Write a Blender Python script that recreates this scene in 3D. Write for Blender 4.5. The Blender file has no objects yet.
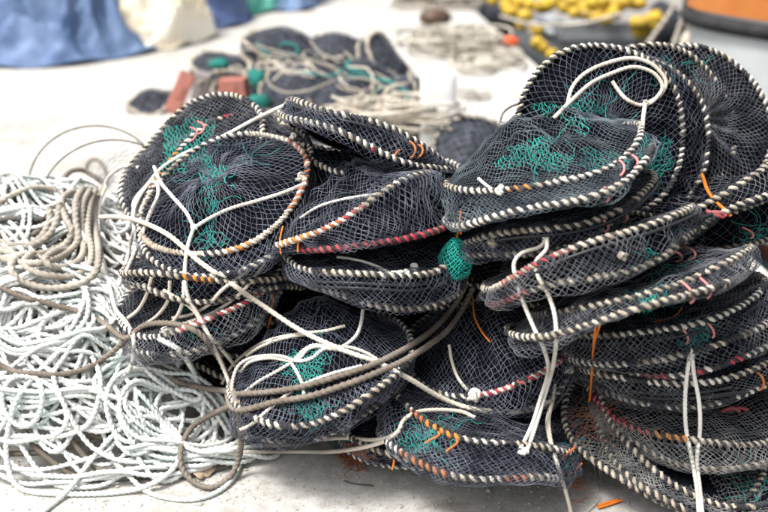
import bpy, math, random
import numpy as np
from mathutils import Vector, noise
from mathutils.bvhtree import BVHTree

R = math.radians
scene = bpy.context.scene
COL = scene.collection

# ------------------------------------------------------------------ camera
PITCH = R(22); CAM_H = 1.5; FPX = 1066.67
cam_d = bpy.data.cameras.new('camera'); cam = bpy.data.objects.new('camera', cam_d); COL.objects.link(cam)
cam.location = (0, 0, CAM_H); cam.rotation_euler = (R(90) - PITCH, 0, 0)
cam_d.lens = 50; cam_d.sensor_width = 36; cam_d.clip_end = 500; cam_d.clip_start = .05
cam_d.dof.use_dof = True; cam_d.dof.focus_distance = 2.58; cam_d.dof.aperture_fstop = 1.9
scene.camera = cam

# ------------------------------------------------------------------ sky, sun, exposure
SUN_EL, SUN_AZ = R(62), R(-122)          # azimuth from +Y, towards +X
w = bpy.data.worlds.new('World'); scene.world = w; w.use_nodes = True
nt = w.node_tree; nt.nodes.clear()
sky = nt.nodes.new('ShaderNodeTexSky'); sky.sky_type = 'NISHITA'; sky.sun_disc = False
sky.sun_elevation = SUN_EL; sky.sun_rotation = SUN_AZ; sky.air_density = 1.0; sky.dust_density = 6.0; sky.ozone_density = .6
hsv = nt.nodes.new('ShaderNodeHueSaturation'); hsv.inputs['Saturation'].default_value = .24
bg = nt.nodes.new('ShaderNodeBackground'); bg.inputs['Strength'].default_value = .14
wo = nt.nodes.new('ShaderNodeOutputWorld')
nt.links.new(sky.outputs[0], hsv.inputs['Color']); nt.links.new(hsv.outputs[0], bg.inputs['Color']); nt.links.new(bg.outputs[0], wo.inputs[0])
sun_d = bpy.data.lights.new('sun', 'SUN'); sun_d.energy = 2.1; sun_d.angle = R(14); sun_d.color = (1, .97, .92)
sun = bpy.data.objects.new('sun', sun_d); COL.objects.link(sun)
sdir = Vector((math.sin(SUN_AZ) * math.cos(SUN_EL), math.cos(SUN_AZ) * math.cos(SUN_EL), math.sin(SUN_EL)))
sun.rotation_euler = sdir.to_track_quat('Z', 'Y').to_euler(); sun.location = (0, 0, 8)
vs = scene.view_settings; vs.view_transform = 'Standard'; vs.look = 'None'; vs.exposure = 0.80; vs.gamma = 1.0
vs.use_curve_mapping = False
scene.render.engine = 'CYCLES'
scene.cycles.max_bounces = 6; scene.cycles.transparent_max_bounces = 8

# ------------------------------------------------------------------ camera maths (a pixel of the 768x512 photograph gives a direction)
CF = np.array([0, math.cos(PITCH), -math.sin(PITCH)]); CU = np.array([0, math.sin(PITCH), math.cos(PITCH)]); CR = np.array([1., 0, 0])
C0 = np.array([0, 0, CAM_H])
def ray(px, py):
    return CF + CR * (px - 384) / FPX - CU * (py - 256) / FPX
def gnd(px, py, z=0.0):
    d = ray(px, py); return C0 + d * ((z - CAM_H) / d[2])
def at(px, py, y):
    d = ray(px, py); return C0 + d * (y / d[1])
def proj(X):
    d = np.asarray(X) - C0; z = d @ CF
    return np.stack([384 + FPX * (d @ CR) / z, 256 - FPX * (d @ CU) / z], -1)

rng = np.random.default_rng(7)
random.seed(7)

# ------------------------------------------------------------------ materials
MATS = {}
def mat(name, col, col2=None, scale=20, rough=.8, bump=0, bscale=60, detail=4, spec=.3, lo=.35, hi=.65, metal=0, sheen=0):
    m = bpy.data.materials.new(name); m.use_nodes = True; n = m.node_tree; b = n.nodes['Principled BSDF']
    b.inputs['Roughness'].default_value = rough; b.inputs['Specular IOR Level'].default_value = spec; b.inputs['Metallic'].default_value = metal
    b.inputs['Base Color'].default_value = (*col, 1)
    tc = n.nodes.new('ShaderNodeTexCoord')
    if col2:
        t = n.nodes.new('ShaderNodeTexNoise'); t.inputs['Scale'].default_value = scale; t.inputs['Detail'].default_value = detail
        r = n.nodes.new('ShaderNodeValToRGB'); r.color_ramp.elements[0].position = lo; r.color_ramp.elements[1].position = hi
        r.color_ramp.elements[0].color = (*col, 1); r.color_ramp.elements[1].color = (*col2, 1)
        n.links.new(tc.outputs['Object'], t.inputs['Vector']); n.links.new(t.outputs['Fac'], r.inputs[0]); n.links.new(r.outputs[0], b.inputs['Base Color'])
    if bump:
        t = n.nodes.new('ShaderNodeTexNoise'); t.inputs['Scale'].default_value = bscale; t.inputs['Detail'].default_value = 5
        bp = n.nodes.new('ShaderNodeBump'); bp.inputs['Strength'].default_value = bump; bp.inputs['Distance'].default_value = .004
        n.links.new(tc.outputs['Object'], t.inputs['Vector']); n.links.new(t.outputs['Fac'], bp.inputs['Height']); n.links.new(bp.outputs[0], b.inputs['Normal'])
    MATS[name] = m; return m
mat('net_slate', (.028, .034, .054), (.185, .20, .25), 20, .5, spec=.5)
mat('net_charcoal', (.036, .041, .055), (.225, .232, .255), 18, .5, spec=.5)
mat('net_grey', (.07, .074, .08), (.34, .34, .33), 16, .6, spec=.5)
mat('net_green', (.038, .046, .064), (.17, .21, .23), 14, .5, spec=.5)
mat('net_inner_shade', (.008, .009, .014), (.040, .044, .058), 22, .6)  # darker copy of the net colour, shade of the inner layer painted in
mat('net_core_shade', (.0025, .003, .0045), (.008, .009, .013), 60, 1.0, .9, 190, spec=0)  # near-black body of folded net, the darkness behind the strands put into its colour
mat('cord_white', (.70, .66, .59), (.27, .23, .18), 26, .85, .5, 300, lo=.42, hi=.74)
mat('cord_clean', (.80, .78, .74), (.60, .57, .50), 14, .8, .4, 260)
mat('cord_beige', (.58, .52, .42), (.26, .22, .17), 24, .85, .5, 260)
mat('cord_dark', (.016, .017, .022), (.06, .06, .065), 40, .75, .6, 300)
mat('cord_red', (.38, .028, .055), (.30, .10, .09), 25, .75, .4, 260)
mat('cord_rust', (.42, .12, .05), (.28, .14, .08), 25, .8, .4, 260)
mat('cord_orange', (.62, .22, .03), (.45, .20, .06), 25, .75, .4, 260)
mat('tie_pink', (.66, .24, .24), (.50, .20, .18), 30, .5)
mat('tie_orange', (.58, .17, .04), (.42, .13, .05), 30, .6)
mat('twine_orange', (.75, .20, .02), (.60, .16, .02), 40, .6)
mat('twine_teal', (.01, .30, .26), (.02, .20, .18), 30, .6)
mat('net_teal', (.02, .50, .41), (.02, .32, .27), 30, .6)
mat('rope_mint', (.79, .79, .77), (.60, .68, .64), 9, .8, .4, 220, lo=.40, hi=.70)
mat('rope_white', (.78, .77, .73), (.50, .46, .39), 13, .8, .4, 220)
mat('rope_cream', (.68, .63, .54), (.52, .46, .37), 12, .85, .5, 220)
mat('rope_tan', (.46, .42, .36), (.33, .295, .25), 10, .9, .6, 240)
mat('rope_grey', (.25, .215, .18), (.15, .125, .10), 12, .9, .6, 240)
mat('rope_dark', (.13, .12, .11), (.07, .065, .06), 12, .9, .6, 240)
mat('wire', (.22, .20, .17), (.12, .10, .08), 30, .5)
mat('hose_black', (.02, .021, .025), None, rough=.4)

# ------------------------------------------------------------------ mesh helpers
def link_mesh(name, V, Q, material, parent=None, smooth=True, midx=None, mats=None):
    """quads/tris (M,k) int array -> one mesh object; V in world coordinates"""
    V = np.asarray(V, np.float32)
    if parent is not None:
        o_ = np.array(ORIG[parent.name], np.float32); V = V - o_
    me = bpy.data.meshes.new(name)
    Q = np.asarray(Q, np.int32); k = Q.shape[1]
    me.vertices.add(len(V)); me.vertices.foreach_set('co', V.ravel())
    me.loops.add(Q.size); me.loops.foreach_set('vertex_index', Q.ravel())
    me.polygons.add(len(Q)); me.polygons.foreach_set('loop_start', np.arange(0, Q.size, k, dtype=np.int32))
    me.polygons.foreach_set('loop_total', np.full(len(Q), k, np.int32))
    for mm in (mats or [material]): me.materials.append(MATS[mm])
    if midx is not None: me.polygons.foreach_set('material_index', np.asarray(midx, np.int32))
    me.update(calc_edges=True)
    me.polygons.foreach_set('use_smooth', np.full(len(Q), smooth, bool))
    o = bpy.data.objects.new(name, me); COL.objects.link(o)
    if parent is not None: o.parent = parent
    ORIG[o.name] = ORIG[parent.name] if parent is not None else (0, 0, 0)
    return o
ORIG = {}
def thing(name, loc, label, cat, group=None):
    o = bpy.data.objects.new(name, None); COL.objects.link(o); o.location = loc; o.empty_display_size = .05
    o['label'] = label; o['category'] = cat
    if group: o['group'] = group
    ORIG[o.name] = tuple(loc); return o
def tag(o, label, cat, group=None):
    o['label'] = label; o['category'] = cat
    if group: o['group'] = group
    return o
def struct(o, kind='structure'):
    o['kind'] = kind; return o

def nrm(v): return v / np.maximum(np.linalg.norm(v, axis=-1, keepdims=True), 1e-9)
def frames(P, closed=False):
    """parallel-transport frames for a polyline (K,3)"""
    K = len(P)
    if closed: T = nrm(np.roll(P, -1, 0) - np.roll(P, 1, 0))
    else: T = nrm(np.gradient(P, axis=0))
    N = np.zeros_like(P); n = np.cross(T[0], [0, 0, 1.]); 
    if np.linalg.norm(n) < .1: n = np.cross(T[0], [1., 0, 0])
    n /= np.linalg.norm(n)
    for i in range(K):
        n = n - T[i] * (n @ T[i]); n /= max(np.linalg.norm(n), 1e-9); N[i] = n
    return T, N, np.cross(T, N)
def tube_arrays(P, rad, sides=6, twist=None, lobe=None, closed=False, caps=True):
    """tube; lobe=(count, depth) gives a laid-rope section which turns with `twist` (radians per point)"""
    K = len(P); T, N, B = frames(P, closed)
    a = np.arange(sides) * 2 * np.pi / sides
    rad = np.broadcast_to(np.asarray(rad, float), (K,))
    if lobe:
        prof = 1 - lobe[1] * (1 - np.abs(np.cos(a * lobe[0] / 2)))
    else: prof = np.ones(sides)
    ph = np.zeros(K) if twist is None else np.asarray(twist)
    ang = a[None] + ph[:, None]
    V = P[:, None] + rad[:, None, None] * prof[None, :, None] * (np.cos(ang)[..., None] * N[:, None] + np.sin(ang)[..., None] * B[:, None])
    V = V.reshape(-1, 3)
    i = np.arange(K if closed else K - 1)[:, None]; j = np.arange(sides)[None]
    i2 = (i + 1) % K; j2 = (j + 1) % sides
    Q = np.stack([i * sides + j, i2 * sides + j, i2 * sides + j2, i * sides + j2], -1).reshape(-1, 4)
    return V, Q
def merge(parts):
    Vs, Qs, o = [], [], 0
    for V, Q in parts:
        Vs.append(V); Qs.append(Q + o); o += len(V)
    return np.concatenate(Vs), np.concatenate(Qs)
def resample(P, step):
    P = np.asarray(P, float); d = np.r_[0, np.cumsum(np.linalg.norm(np.diff(P, axis=0), axis=1))]
    n = max(int(d[-1] / step), 3); s = np.linspace(0, d[-1], n + 1)
    return np.stack([np.interp(s, d, P[:, k]) for k in range(P.shape[1])], -1)
def spline(P, step):
    """Catmull-Rom through the points, then even spacing"""
    P = np.asarray(P, float); P = np.concatenate([[2 * P[0] - P[1]], P, [2 * P[-1] - P[-2]]]); out = []
    for i in range(1, len(P) - 2):
        p0, p1, p2, p3 = P[i - 1:i + 3]; t = np.linspace(0, 1, 16, endpoint=False)[:, None]
        out.append(.5 * (2 * p1 + (p2 - p0) * t + (2 * p0 - 5 * p1 + 4 * p2 - p3) * t ** 2 + (3 * p1 - p0 - 3 * p2 + p3) * t ** 3))
    out.append(P[-2][None]); return resample(np.concatenate(out), step)
def gsmooth(a, s):
    if s < .3: return a
    k = int(s * 3) + 1; x = np.arange(-k, k + 1); g = np.exp(-x * x / (2 * s * s)); g /= g.sum()
    if a.ndim == 1: return np.convolve(np.pad(a, k, mode='edge'), g, 'valid')
    return np.stack([gsmooth(a[:, i], s) for i in range(a.shape[1])], -1)
def box_arrays(c, s, rot=None):
    c = np.array(c); s = np.array(s) / 2
    V = np.array([[x, y, z] for x in (-1, 1) for y in (-1, 1) for z in (-1, 1)], float) * s
    if rot is not None: V = V @ np.array(rot).T
    Q = np.array([[0, 1, 3, 2], [4, 6, 7, 5], [0, 4, 5, 1], [2, 3, 7, 6], [0, 2, 6, 4], [1, 5, 7, 3]])
    return V + c, Q
def sines(seed, n=7, k=(20, 70)):
    r = np.random.default_rng(seed); D = nrm(r.normal(size=(n, 3))); f = r.uniform(*k, n); ph = r.uniform(0, 6.28, n)
    def fn(X): return np.sin((X @ D.T) * f + ph).sum(-1) / math.sqrt(n)
    return fn
def rope(name, P, r, style, parent=None, material=None, pitch=None, seed=0):
    """P: world polyline. laid = three strands, plain = braided cord"""
    if style == 'laid':
        pitch = pitch or r * 5.2; step = pitch / 9
        P = resample(P, step); tw = np.arange(len(P)) * 2 * np.pi * step / pitch
        V, Q = tube_arrays(P, r, 9, tw, (3, .46))
    elif style == 'braid':
        P = resample(P, r * 1.1); k = np.arange(len(P))
        V, Q = tube_arrays(P, r * (1 + .09 * (k % 2)), 6, (k % 2) * .52)
    else:
        P = resample(P, max(r * 1.5, .004)); V, Q = tube_arrays(P, r, 4)
    return link_mesh(name, V, Q, material, parent)

# ================================================================== SETTING
# ---- concrete quay with its water-side edge running away from the camera
def edge_x(y): return 1.10 + (6.7 - y) * .102
def concrete():
    m = bpy.data.materials.new('quay_concrete'); m.use_nodes = True; n = m.node_tree; b = n.nodes['Principled BSDF']; L = n.links.new
    tc = n.nodes.new('ShaderNodeTexCoord')
    def tex(kind, sc, **k):
        t = n.nodes.new(kind); t.inputs['Scale'].default_value = sc; L(tc.outputs['Object'], t.inputs['Vector'])
        for a, v in k.items(): t.inputs[a].default_value = v
        return t
    def ramp(src, a, b_, ca, cb):
        r = n.nodes.new('ShaderNodeValToRGB'); r.color_ramp.elements[0].position = a; r.color_ramp.elements[1].position = b_
        r.color_ramp.elements[0].color = ca; r.color_ramp.elements[1].color = cb; L(src, r.inputs[0]); return r
    def mix(f, a, c, mode='MULTIPLY'):
        x = n.nodes.new('ShaderNodeMix'); x.data_type = 'RGBA'; x.blend_type = mode
        if isinstance(f, float): x.inputs[0].default_value = f
        else: L(f, x.inputs[0])
        L(a, x.inputs[6]); L(c, x.inputs[7]); return x.outputs[2]
    big = ramp(tex('ShaderNodeTexNoise', 1.7, Detail=6).outputs['Fac'], .3, .7, (.48, .465, .44, 1), (.66, .65, .63, 1))
    mid = ramp(tex('ShaderNodeTexNoise', 26, Detail=8, Roughness=.7).outputs['Fac'], .32, .62, (.66, .64, .61, 1), (1, 1, 1, 1))
    sp = ramp(tex('ShaderNodeTexVoronoi', 130).outputs['Distance'], .10, .30, (.42, .41, .40, 1), (1, 1, 1, 1))
    spm = ramp(tex('ShaderNodeTexNoise', 40, Detail=4).outputs['Fac'], .52, .66, (0, 0, 0, 1), (1, 1, 1, 1))
    fine = ramp(tex('ShaderNodeTexNoise', 420, Detail=3).outputs['Fac'], .3, .7, (.80, .80, .79, 1), (1, 1, 1, 1))
    c = mix(1.0, big.outputs[0], mid.outputs[0]); c = mix(spm.outputs[0], c, sp.outputs[0]); c = mix(1.0, c, fine.outputs[0])
    st = ramp(tex('ShaderNodeTexNoise', 5.5, Detail=5, Distortion=.8).outputs['Fac'], .60, .74, (1, 1, 1, 1), (.66, .61, .54, 1))
    c = mix(.9, c, st.outputs[0])
    L(c, b.inputs['Base Color']); b.inputs['Roughness'].default_value = .93; b.inputs['Specular IOR Level'].default_value = .2
    bp = n.nodes.new('ShaderNodeBump'); bp.inputs['Strength'].default_value = .55; bp.inputs['Distance'].default_value = .004
    h = tex('ShaderNodeTexNoise', 120, Detail=8, Roughness=.75); L(h.outputs['Fac'], bp.inputs['Height']); L(bp.outputs[0], b.inputs['Normal'])
    MATS['quay_concrete'] = m
concrete()
ys = np.array([-20, 0, 2, 4, 6, 8, 10, 14, 20, 60, 250.]); 
Vq, Qq = [], []
for y in ys:
    e = edge_x(min(y, 60)); Vq += [(-250, y, 0), (e - .03, y, 0), (e, y, -.03), (e, y, -2.2)]
for i in range(len(ys) - 1):
    for k in range(3): Qq.append((4 * i + k, 4 * i + k + 1, 4 * (i + 1) + k + 1, 4 * (i + 1) + k))
struct(link_mesh('quay_ground', Vq, np.array(Qq)[:, ::-1], 'quay_concrete', smooth=False))

mat('harbour_water', (.012, .022, .024), None, rough=.08, bump=.5, bscale=5, spec=.5)
struct(link_mesh('harbour_water', [(-5, -20, -.95), (250, -20, -.95), (250, 250, -.95), (-5, 250, -.95)], [[0, 1, 2, 3]], 'harbour_water', smooth=False))

# grit, shell bits and chips lying on the concrete
parts = []
ico = np.array([[1, 0, 0], [-1, 0, 0], [0, 1, 0], [0, -1, 0], [0, 0, 1], [0, 0, -1]], float)
icf = np.array([[0, 2, 4], [2, 1, 4], [1, 3, 4], [3, 0, 4], [2, 0, 5], [1, 2, 5], [3, 1, 5], [0, 3, 5]])
for k in range(900):
    px, py = rng.uniform(0, 640), 440 + 80 * rng.beta(1.4, 1.2)
    p = gnd(px, py); s = rng.uniform(.0012, .0042) * (2.0 if rng.random() < .06 else 1)
    V = ico * (s * rng.uniform(.6, 1.5, 3)) * [1, 1, .5] * rng.uniform(.7, 1.2, (6, 1)); a = rng.uniform(0, 6.3); c_, s_ = math.cos(a), math.sin(a)
    V = V @ np.array([[c_, s_, 0], [-s_, c_, 0], [0, 0, 1]]); parts.append((V + p + [0, 0, s * .3], icf))
mat('grit', (.30, .27, .23), (.50, .47, .43), 90, .9)
g = struct(link_mesh('grit', *merge(parts), 'grit', smooth=False), 'stuff'); g['label'] = 'fine grit and shell crumbs scattered over the pale concrete'; g['category'] = 'grit'

# ================================================================== NET TRAPS
# rings of the collapsed traps: centre, normal, radius (metres)
RING = {
 'R1a':(0.565,2.675,0.765,0.15,-0.91,0.38,0.225),
 'R1b':(0.644,2.732,0.730,0.13,-0.90,0.43,0.225),
 'R2a':(0.378,2.462,0.757,-0.27,0.09,0.96,0.237),
 'R2b':(0.381,2.370,0.721,-0.32,0.17,0.93,0.248),
 'R3a':(0.407,2.421,0.653,-0.30,0.17,0.94,0.244),
 'R3b':(0.404,2.429,0.606,-0.30,0.19,0.93,0.241),
 'R4a':(0.466,2.307,0.584,-0.35,0.42,0.84,0.251),
 'R4b':(0.483,2.310,0.541,-0.32,0.33,0.89,0.255),
 'R6a':(0.595,2.292,0.502,-0.30,0.39,0.87,0.259),
 'R6b':(0.547,2.228,0.481,-0.26,0.38,0.89,0.269),
 'R5a':(0.684,2.423,0.404,-0.25,0.17,0.95,0.250),
 'R5b':(0.691,2.380,0.327,-0.23,0.31,0.92,0.255),
 'R9a':(0.723,2.384,0.309,-0.15,0.23,0.96,0.251),
 'R9b':(0.718,2.386,0.284,-0.12,0.18,0.98,0.253),
 'R10a':(0.763,2.419,0.218,-0.17,0.15,0.97,0.250),
 'R7a':(0.759,2.357,0.177,0.05,0.05,1.00,0.255),
 'R7b':(0.685,2.272,0.114,0.14,-0.17,0.97,0.247),
 'R11a':(0.774,2.330,0.140,0.09,0.00,1.00,0.253),
 'R11b':(0.780,2.270,0.134,0.22,-0.22,0.95,0.249),
 'R12a':(0.757,2.223,0.101,0.22,-0.17,0.96,0.248),
 'L1a':(-0.402,2.546,0.646,-0.28,-0.38,0.88,0.221),
 'L1b':(-0.397,2.520,0.600,-0.18,-0.37,0.91,0.222),
 'L0a':(-0.522,2.791,0.655,-0.44,-0.45,0.77,0.226),
 'L0b':(-0.404,2.685,0.648,-0.23,-0.41,0.88,0.226),
 'L3a':(-0.089,2.503,0.628,-0.44,0.18,0.88,0.231),
 'L3b':(-0.035,2.481,0.601,-0.19,0.05,0.98,0.230),
 'L4a':(-0.026,2.466,0.536,-0.02,0.04,1.00,0.227),
 'L4b':(-0.015,2.472,0.478,0.08,-0.06,1.00,0.223),
 'L9a':(-0.434,2.526,0.457,0.03,0.20,0.98,0.229),
 'L9b':(-0.463,2.506,0.417,-0.31,-0.13,0.94,0.223),
 'L5a':(-0.154,2.306,0.286,-0.23,-0.06,0.97,0.231),
 'L5b':(-0.168,2.385,0.177,-0.24,-0.03,0.97,0.226),
 'L6a':(0.265,2.445,0.277,-0.21,-0.12,0.97,0.220),
 'L6b':(0.270,2.440,0.215,-0.14,-0.07,0.99,0.216),
 'L7a':(0.251,2.276,0.173,0.22,0.17,0.96,0.227),
 'L7b':(0.215,2.193,0.108,0.22,0.30,0.93,0.229),
 'L8a':(0.122,2.329,0.101,0.06,0.12,0.99,0.227),
 'L8b':(0.109,2.333,0.098,-0.01,0.05,1.00,0.222),
 'L2a':(-0.036,2.675,0.746,0.37,0.39,0.84,0.235),
 'L2b':(-0.045,2.637,0.734,0.35,0.32,0.88,0.236),
 'R0a':(0.872,2.890,0.710,0.11,-0.85,0.51,0.192),
 'R8a':(0.808,2.523,0.606,-0.50,0.49,0.71,0.240),
 'R8b':(0.824,2.497,0.590,-0.48,0.39,0.79,0.240),
 'W1':(-0.930,3.266,0.411,0.14,-0.89,0.44,0.210),
 'W2':(-0.819,3.066,0.417,0.24,-0.74,0.62,0.224),
}
CORES = []      # (V, tris) of the dark cores inside the nets, for laying ropes on them

class Trap:
    def __init__(s, rings, H=.02, apex=(0, 0), bulge=.018, droop=.006, fold=.0075, seed=0, dimple=0, pleat=0, tail=.35, hoop_wave=.010, over=.004):
        def get(r):
            if isinstance(r, str): return np.array(RING[r], float)
            if isinstance(r[0], str): q = np.array(RING[r[0]], float); q[:3] += nrm(q[3:6]) * r[1]; return q
            return np.array(r, float)
        s.rg = [get(r) for r in rings]
        s.H, s.apex, s.bulge, s.droop, s.fold, s.seed, s.dimple, s.pleat, s.tail = H, apex, bulge, droop, fold, seed, dimple, pleat, tail; s.over = over
        r = np.random.default_rng(seed + 100); s.k = len(s.rg)
        s.fr = []
        for q in s.rg:
            n = nrm(q[3:6]); a = np.array([1., 0, 0]); a = nrm(a - n * (a @ n)); b = np.cross(n, a)
            s.fr.append((q[:3], n, a, b, q[6], r.uniform(-.032, .032, 3), r.uniform(0, 6.28, 3), r.uniform(-hoop_wave, hoop_wave, 3), r.uniform(0, 6.28, 3)))
        s.n1 = sines(seed + 1, 8, (25, 60)); s.n2 = sines(seed + 2, 8, (80, 170)); s.pk = r.integers(9, 15); s.pp = r.uniform(0, 6.28)
    def hoop(s, i, u):
        c, n, a, b, R_, w, wp, z, zp = s.fr[i]; u = np.asarray(u)
        rr = R_ * (1 + sum(w[k] * np.sin((k + 2) * u + wp[k]) for k in range(3)) * .6)
        zz = sum(z[k] * np.sin((k + 2) * u + zp[k]) for k in range(3))
        rad = np.cos(u)[..., None] * a + np.sin(u)[..., None] * b
        return c + rad * rr[..., None] + n * zz[..., None], rad, n, c
    def S(s, u, v, inset=0.0):
        """net surface: v 0..1 cap from the centre out to the top hoop, 1..k sides, k..k+1 tucked under"""
        u, v = np.broadcast_arrays(np.asarray(u, float), np.asarray(v, float)); P = np.zeros(u.shape + (3,)); N = np.zeros_like(P); amp = np.zeros(u.shape)
        m = v <= 1
        if m.any():
            Q, rad, n, c = s.hoop(0, u[m]); t = 1 - v[m]; f = np.sin(np.clip(t, 0, 1) * np.pi / 2) ** 1.15
            f = f - s.dimple * np.exp(-((1 - t) / .17) ** 2)
            off = s.apex[0] * s.fr[0][2] + s.apex[1] * s.fr[0][3]
            p = c + (Q - c) * (1 - t)[:, None] + n * (s.H * f - inset)[:, None] + off * (f * t)[:, None]
            pl = s.pleat * np.sin(s.pk * u[m] + s.pp + 3 * t) * np.sin(np.pi * np.clip(t, 0, 1)) ** .7
            P[m] = p + n * pl[:, None]; N[m] = n; amp[m] = np.sin(np.pi * np.clip(t, 0, 1) * .5) * (1.2 if s.H > .03 else 1)
        for i in range(s.k - 1):
            m = (v > 1 + i) & (v <= 2 + i)
            if m.any():
                A, ra, na, _ = s.hoop(i, u[m]); B, rb, nb, _ = s.hoop(i + 1, u[m]); t = (v[m] - 1 - i)[:, None]
                rad = nrm(ra + rb); sn = np.sin(np.pi * t)
                P[m] = A + (B - A) * t + rad * (s.bulge * .45 * sn * (1 + .5 * s.n1(A * 1.3)[:, None]) - inset) - np.array([0, 0, 1.]) * s.droop * sn
                N[m] = rad; amp[m] = sn[:, 0]
        m = v > s.k
        if m.any():
            Q, rad, n, c = s.hoop(s.k - 1, u[m]); t = (v[m] - s.k)
            P[m] = Q - rad * (s.fr[-1][4] * s.tail * t ** 1.4 + inset)[:, None] * 1.0 - n * (.010 * np.sin(np.pi * np.clip(t * 1.2, 0, 1)) - 0)[:, None] + rad * (.006 * np.sin(np.pi * np.clip(t * 2, 0, 1)))[:, None]
            N[m] = rad - n * .6; amp[m] = np.clip(t * 2, 0, 1)
        w_ = np.exp(-((v - np.clip(np.round(v), 1, s.k)) / .22) ** 2)
        if inset == 0: P = P + N * (s.over * w_ * (1 + .8 * s.n2(P * .7)))[..., None]
        d = s.fold * (s.n1(P) + .75 * s.n2(P)) * amp
        P = P + N * d[..., None]; P[..., 2] = np.maximum(P[..., 2], .006 + .002 * np.sin(u * 9))
        return P
    def rows(s, cell, cap=True):
        v = [np.linspace(.06, 1, max(int(s.fr[0][4] * 1.05 / cell), 6))] if cap else [np.array([1.0])]
        for i in range(s.k - 1):
            g = np.linalg.norm(s.fr[i][0] - s.fr[i + 1][0]) + s.bulge * 1.1
            v.append(1 + i + np.linspace(0, 1, max(int(g / cell), 4) + 1)[1:])
        v.append(s.k + np.linspace(0, 1, max(int(s.fr[-1][4] * s.tail / cell), 3) + 1)[1:])
        return np.concatenate(v)
    def core(s, nu=72, inset=.007):
        v = s.rows(.018); v = np.concatenate([[0], v, [s.k + 1]]); u = np.arange(nu) * 2 * np.pi / nu
        G = s.S(u[None], v[:, None], inset); G[-1] = G[-2].mean(0); K = len(v)
        i = np.arange(K - 1)[:, None]; j = np.arange(nu)[None]; j2 = (j + 1) % nu
        return G.reshape(-1, 3), np.stack([i * nu + j, (i + 1) * nu + j, (i + 1) * nu + j2, i * nu + j2], -1).reshape(-1, 4)
    def cap(s, cell, r, inset, seed=0):
        """cap net as an even diamond mesh across the hoop"""
        R_ = s.fr[0][4]; rg = np.random.default_rng(seed * 31 + s.seed); th0 = rg.uniform(0, 6.28); half = .80; parts = []
        f1, f2 = sines(seed + s.seed + 50, 6, (30, 90)), sines(seed + s.seed + 51, 6, (30, 90)); g1, g2 = sines(seed + s.seed + 52, 9, (200, 420)), sines(seed + s.seed + 53, 9, (200, 420)); L = int(R_ / (cell * .72)) + 1
        for fam in (1, -1):
            d = np.array([math.cos(th0 + fam * half), math.sin(th0 + fam * half)]); e = np.array([-d[1], d[0]])
            for k in range(-L, L + 1):
                h2 = R_ ** 2 - (k * cell * .72) ** 2
                if h2 < 1e-4: continue
                h = math.sqrt(h2); t = np.linspace(-h, h, max(int(2 * h / (cell * .74)), 3)); X = e * (k * cell * .72) + t[:, None] * d; X3 = np.column_stack([X, 0 * t])
                ed = np.clip((R_ - np.linalg.norm(X, axis=1)) / .03, 0, 1); X = X + np.stack([.10 * cell * 4 * f1(X3) * .5 + .16 * cell * g1(X3), .10 * cell * 4 * f2(X3) * .5 + .16 * cell * g2(X3)], -1) * ed[:, None]
                rr = np.linalg.norm(X, axis=1); P = s.S(np.arctan2(X[:, 1], X[:, 0]), np.minimum(rr / R_, 1.0), inset); parts.append(tube_arrays(P, r, 3))
        return parts
    def net(s, cell=.0125, r=.0008, inset=0.0, jit=.22, arc=None, seed=0, vmax=None, polar=False):
        v = s.rows(cell * .56, polar or arc is not None); K = len(v); capped = not polar and arc is None
        if polar: K0 = v <= 1; v = np.concatenate([np.linspace(.06, 1, int(K0.sum() * .72)), v[~K0]]); K = len(v)
        Nu = int(2 * np.pi * s.fr[0][4] / (cell * (1.25 if polar else 1.12))); rg = np.random.default_rng(seed + s.seed)
        ju = rg.normal(0, jit, (Nu, K)); jn = rg.normal(0, .0012, (Nu, K))
        j = np.arange(K); parts = []
        for fam in (1, -1):
            i0 = np.arange(Nu)[:, None]
            idx = (i0 + (fam * (j // 2) if fam > 0 else -((j + 1) // 2))[None]) % Nu      # shared knots of both strand families
            uu = (i0 + fam * j[None] / 2 + ju[idx, j[None]] * .5) / Nu * 2 * np.pi
            vv = np.broadcast_to(v, uu.shape)
            P = s.S(uu, vv, inset)
            cen = P.mean((0, 1)); nn = nrm(P - cen + 1e-5); P = P + nn * jn[idx, j[None]][..., None]
            keep = np.ones(Nu, bool)
            if arc is not None:
                um = np.degrees(np.mod(uu[:, K // 2] * 1.0, 2 * np.pi)); keep = ((um - arc[0]) % 360) < arc[1]
            P = P[keep]; nn = nn[keep]; M = len(P)
            T = nrm(np.gradient(P, axis=1)); N = nrm(nn - T * (nn * T).sum(-1, keepdims=True)); B = np.cross(T, N)
            a = np.array([np.pi / 2, np.pi * 7 / 6, np.pi * 11 / 6])
            V = P[:, :, None] + r * (np.cos(a)[:, None] * B[:, :, None] + np.sin(a)[:, None] * N[:, :, None])
            m_ = np.arange(M)[:, None, None]; k_ = np.arange(K - 1)[None, :, None]; q = np.arange(3)[None, None]; q2 = (q + 1) % 3
            base = m_ * K * 3
            Q = np.stack([base + k_ * 3 + q, base + (k_ + 1) * 3 + q, base + (k_ + 1) * 3 + q2, base + k_ * 3 + q2], -1).reshape(-1, 4)
            parts.append((V.reshape(-1, 3), Q))
        if capped: parts += s.cap(cell, r, inset, seed)
        return merge(parts)

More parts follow.
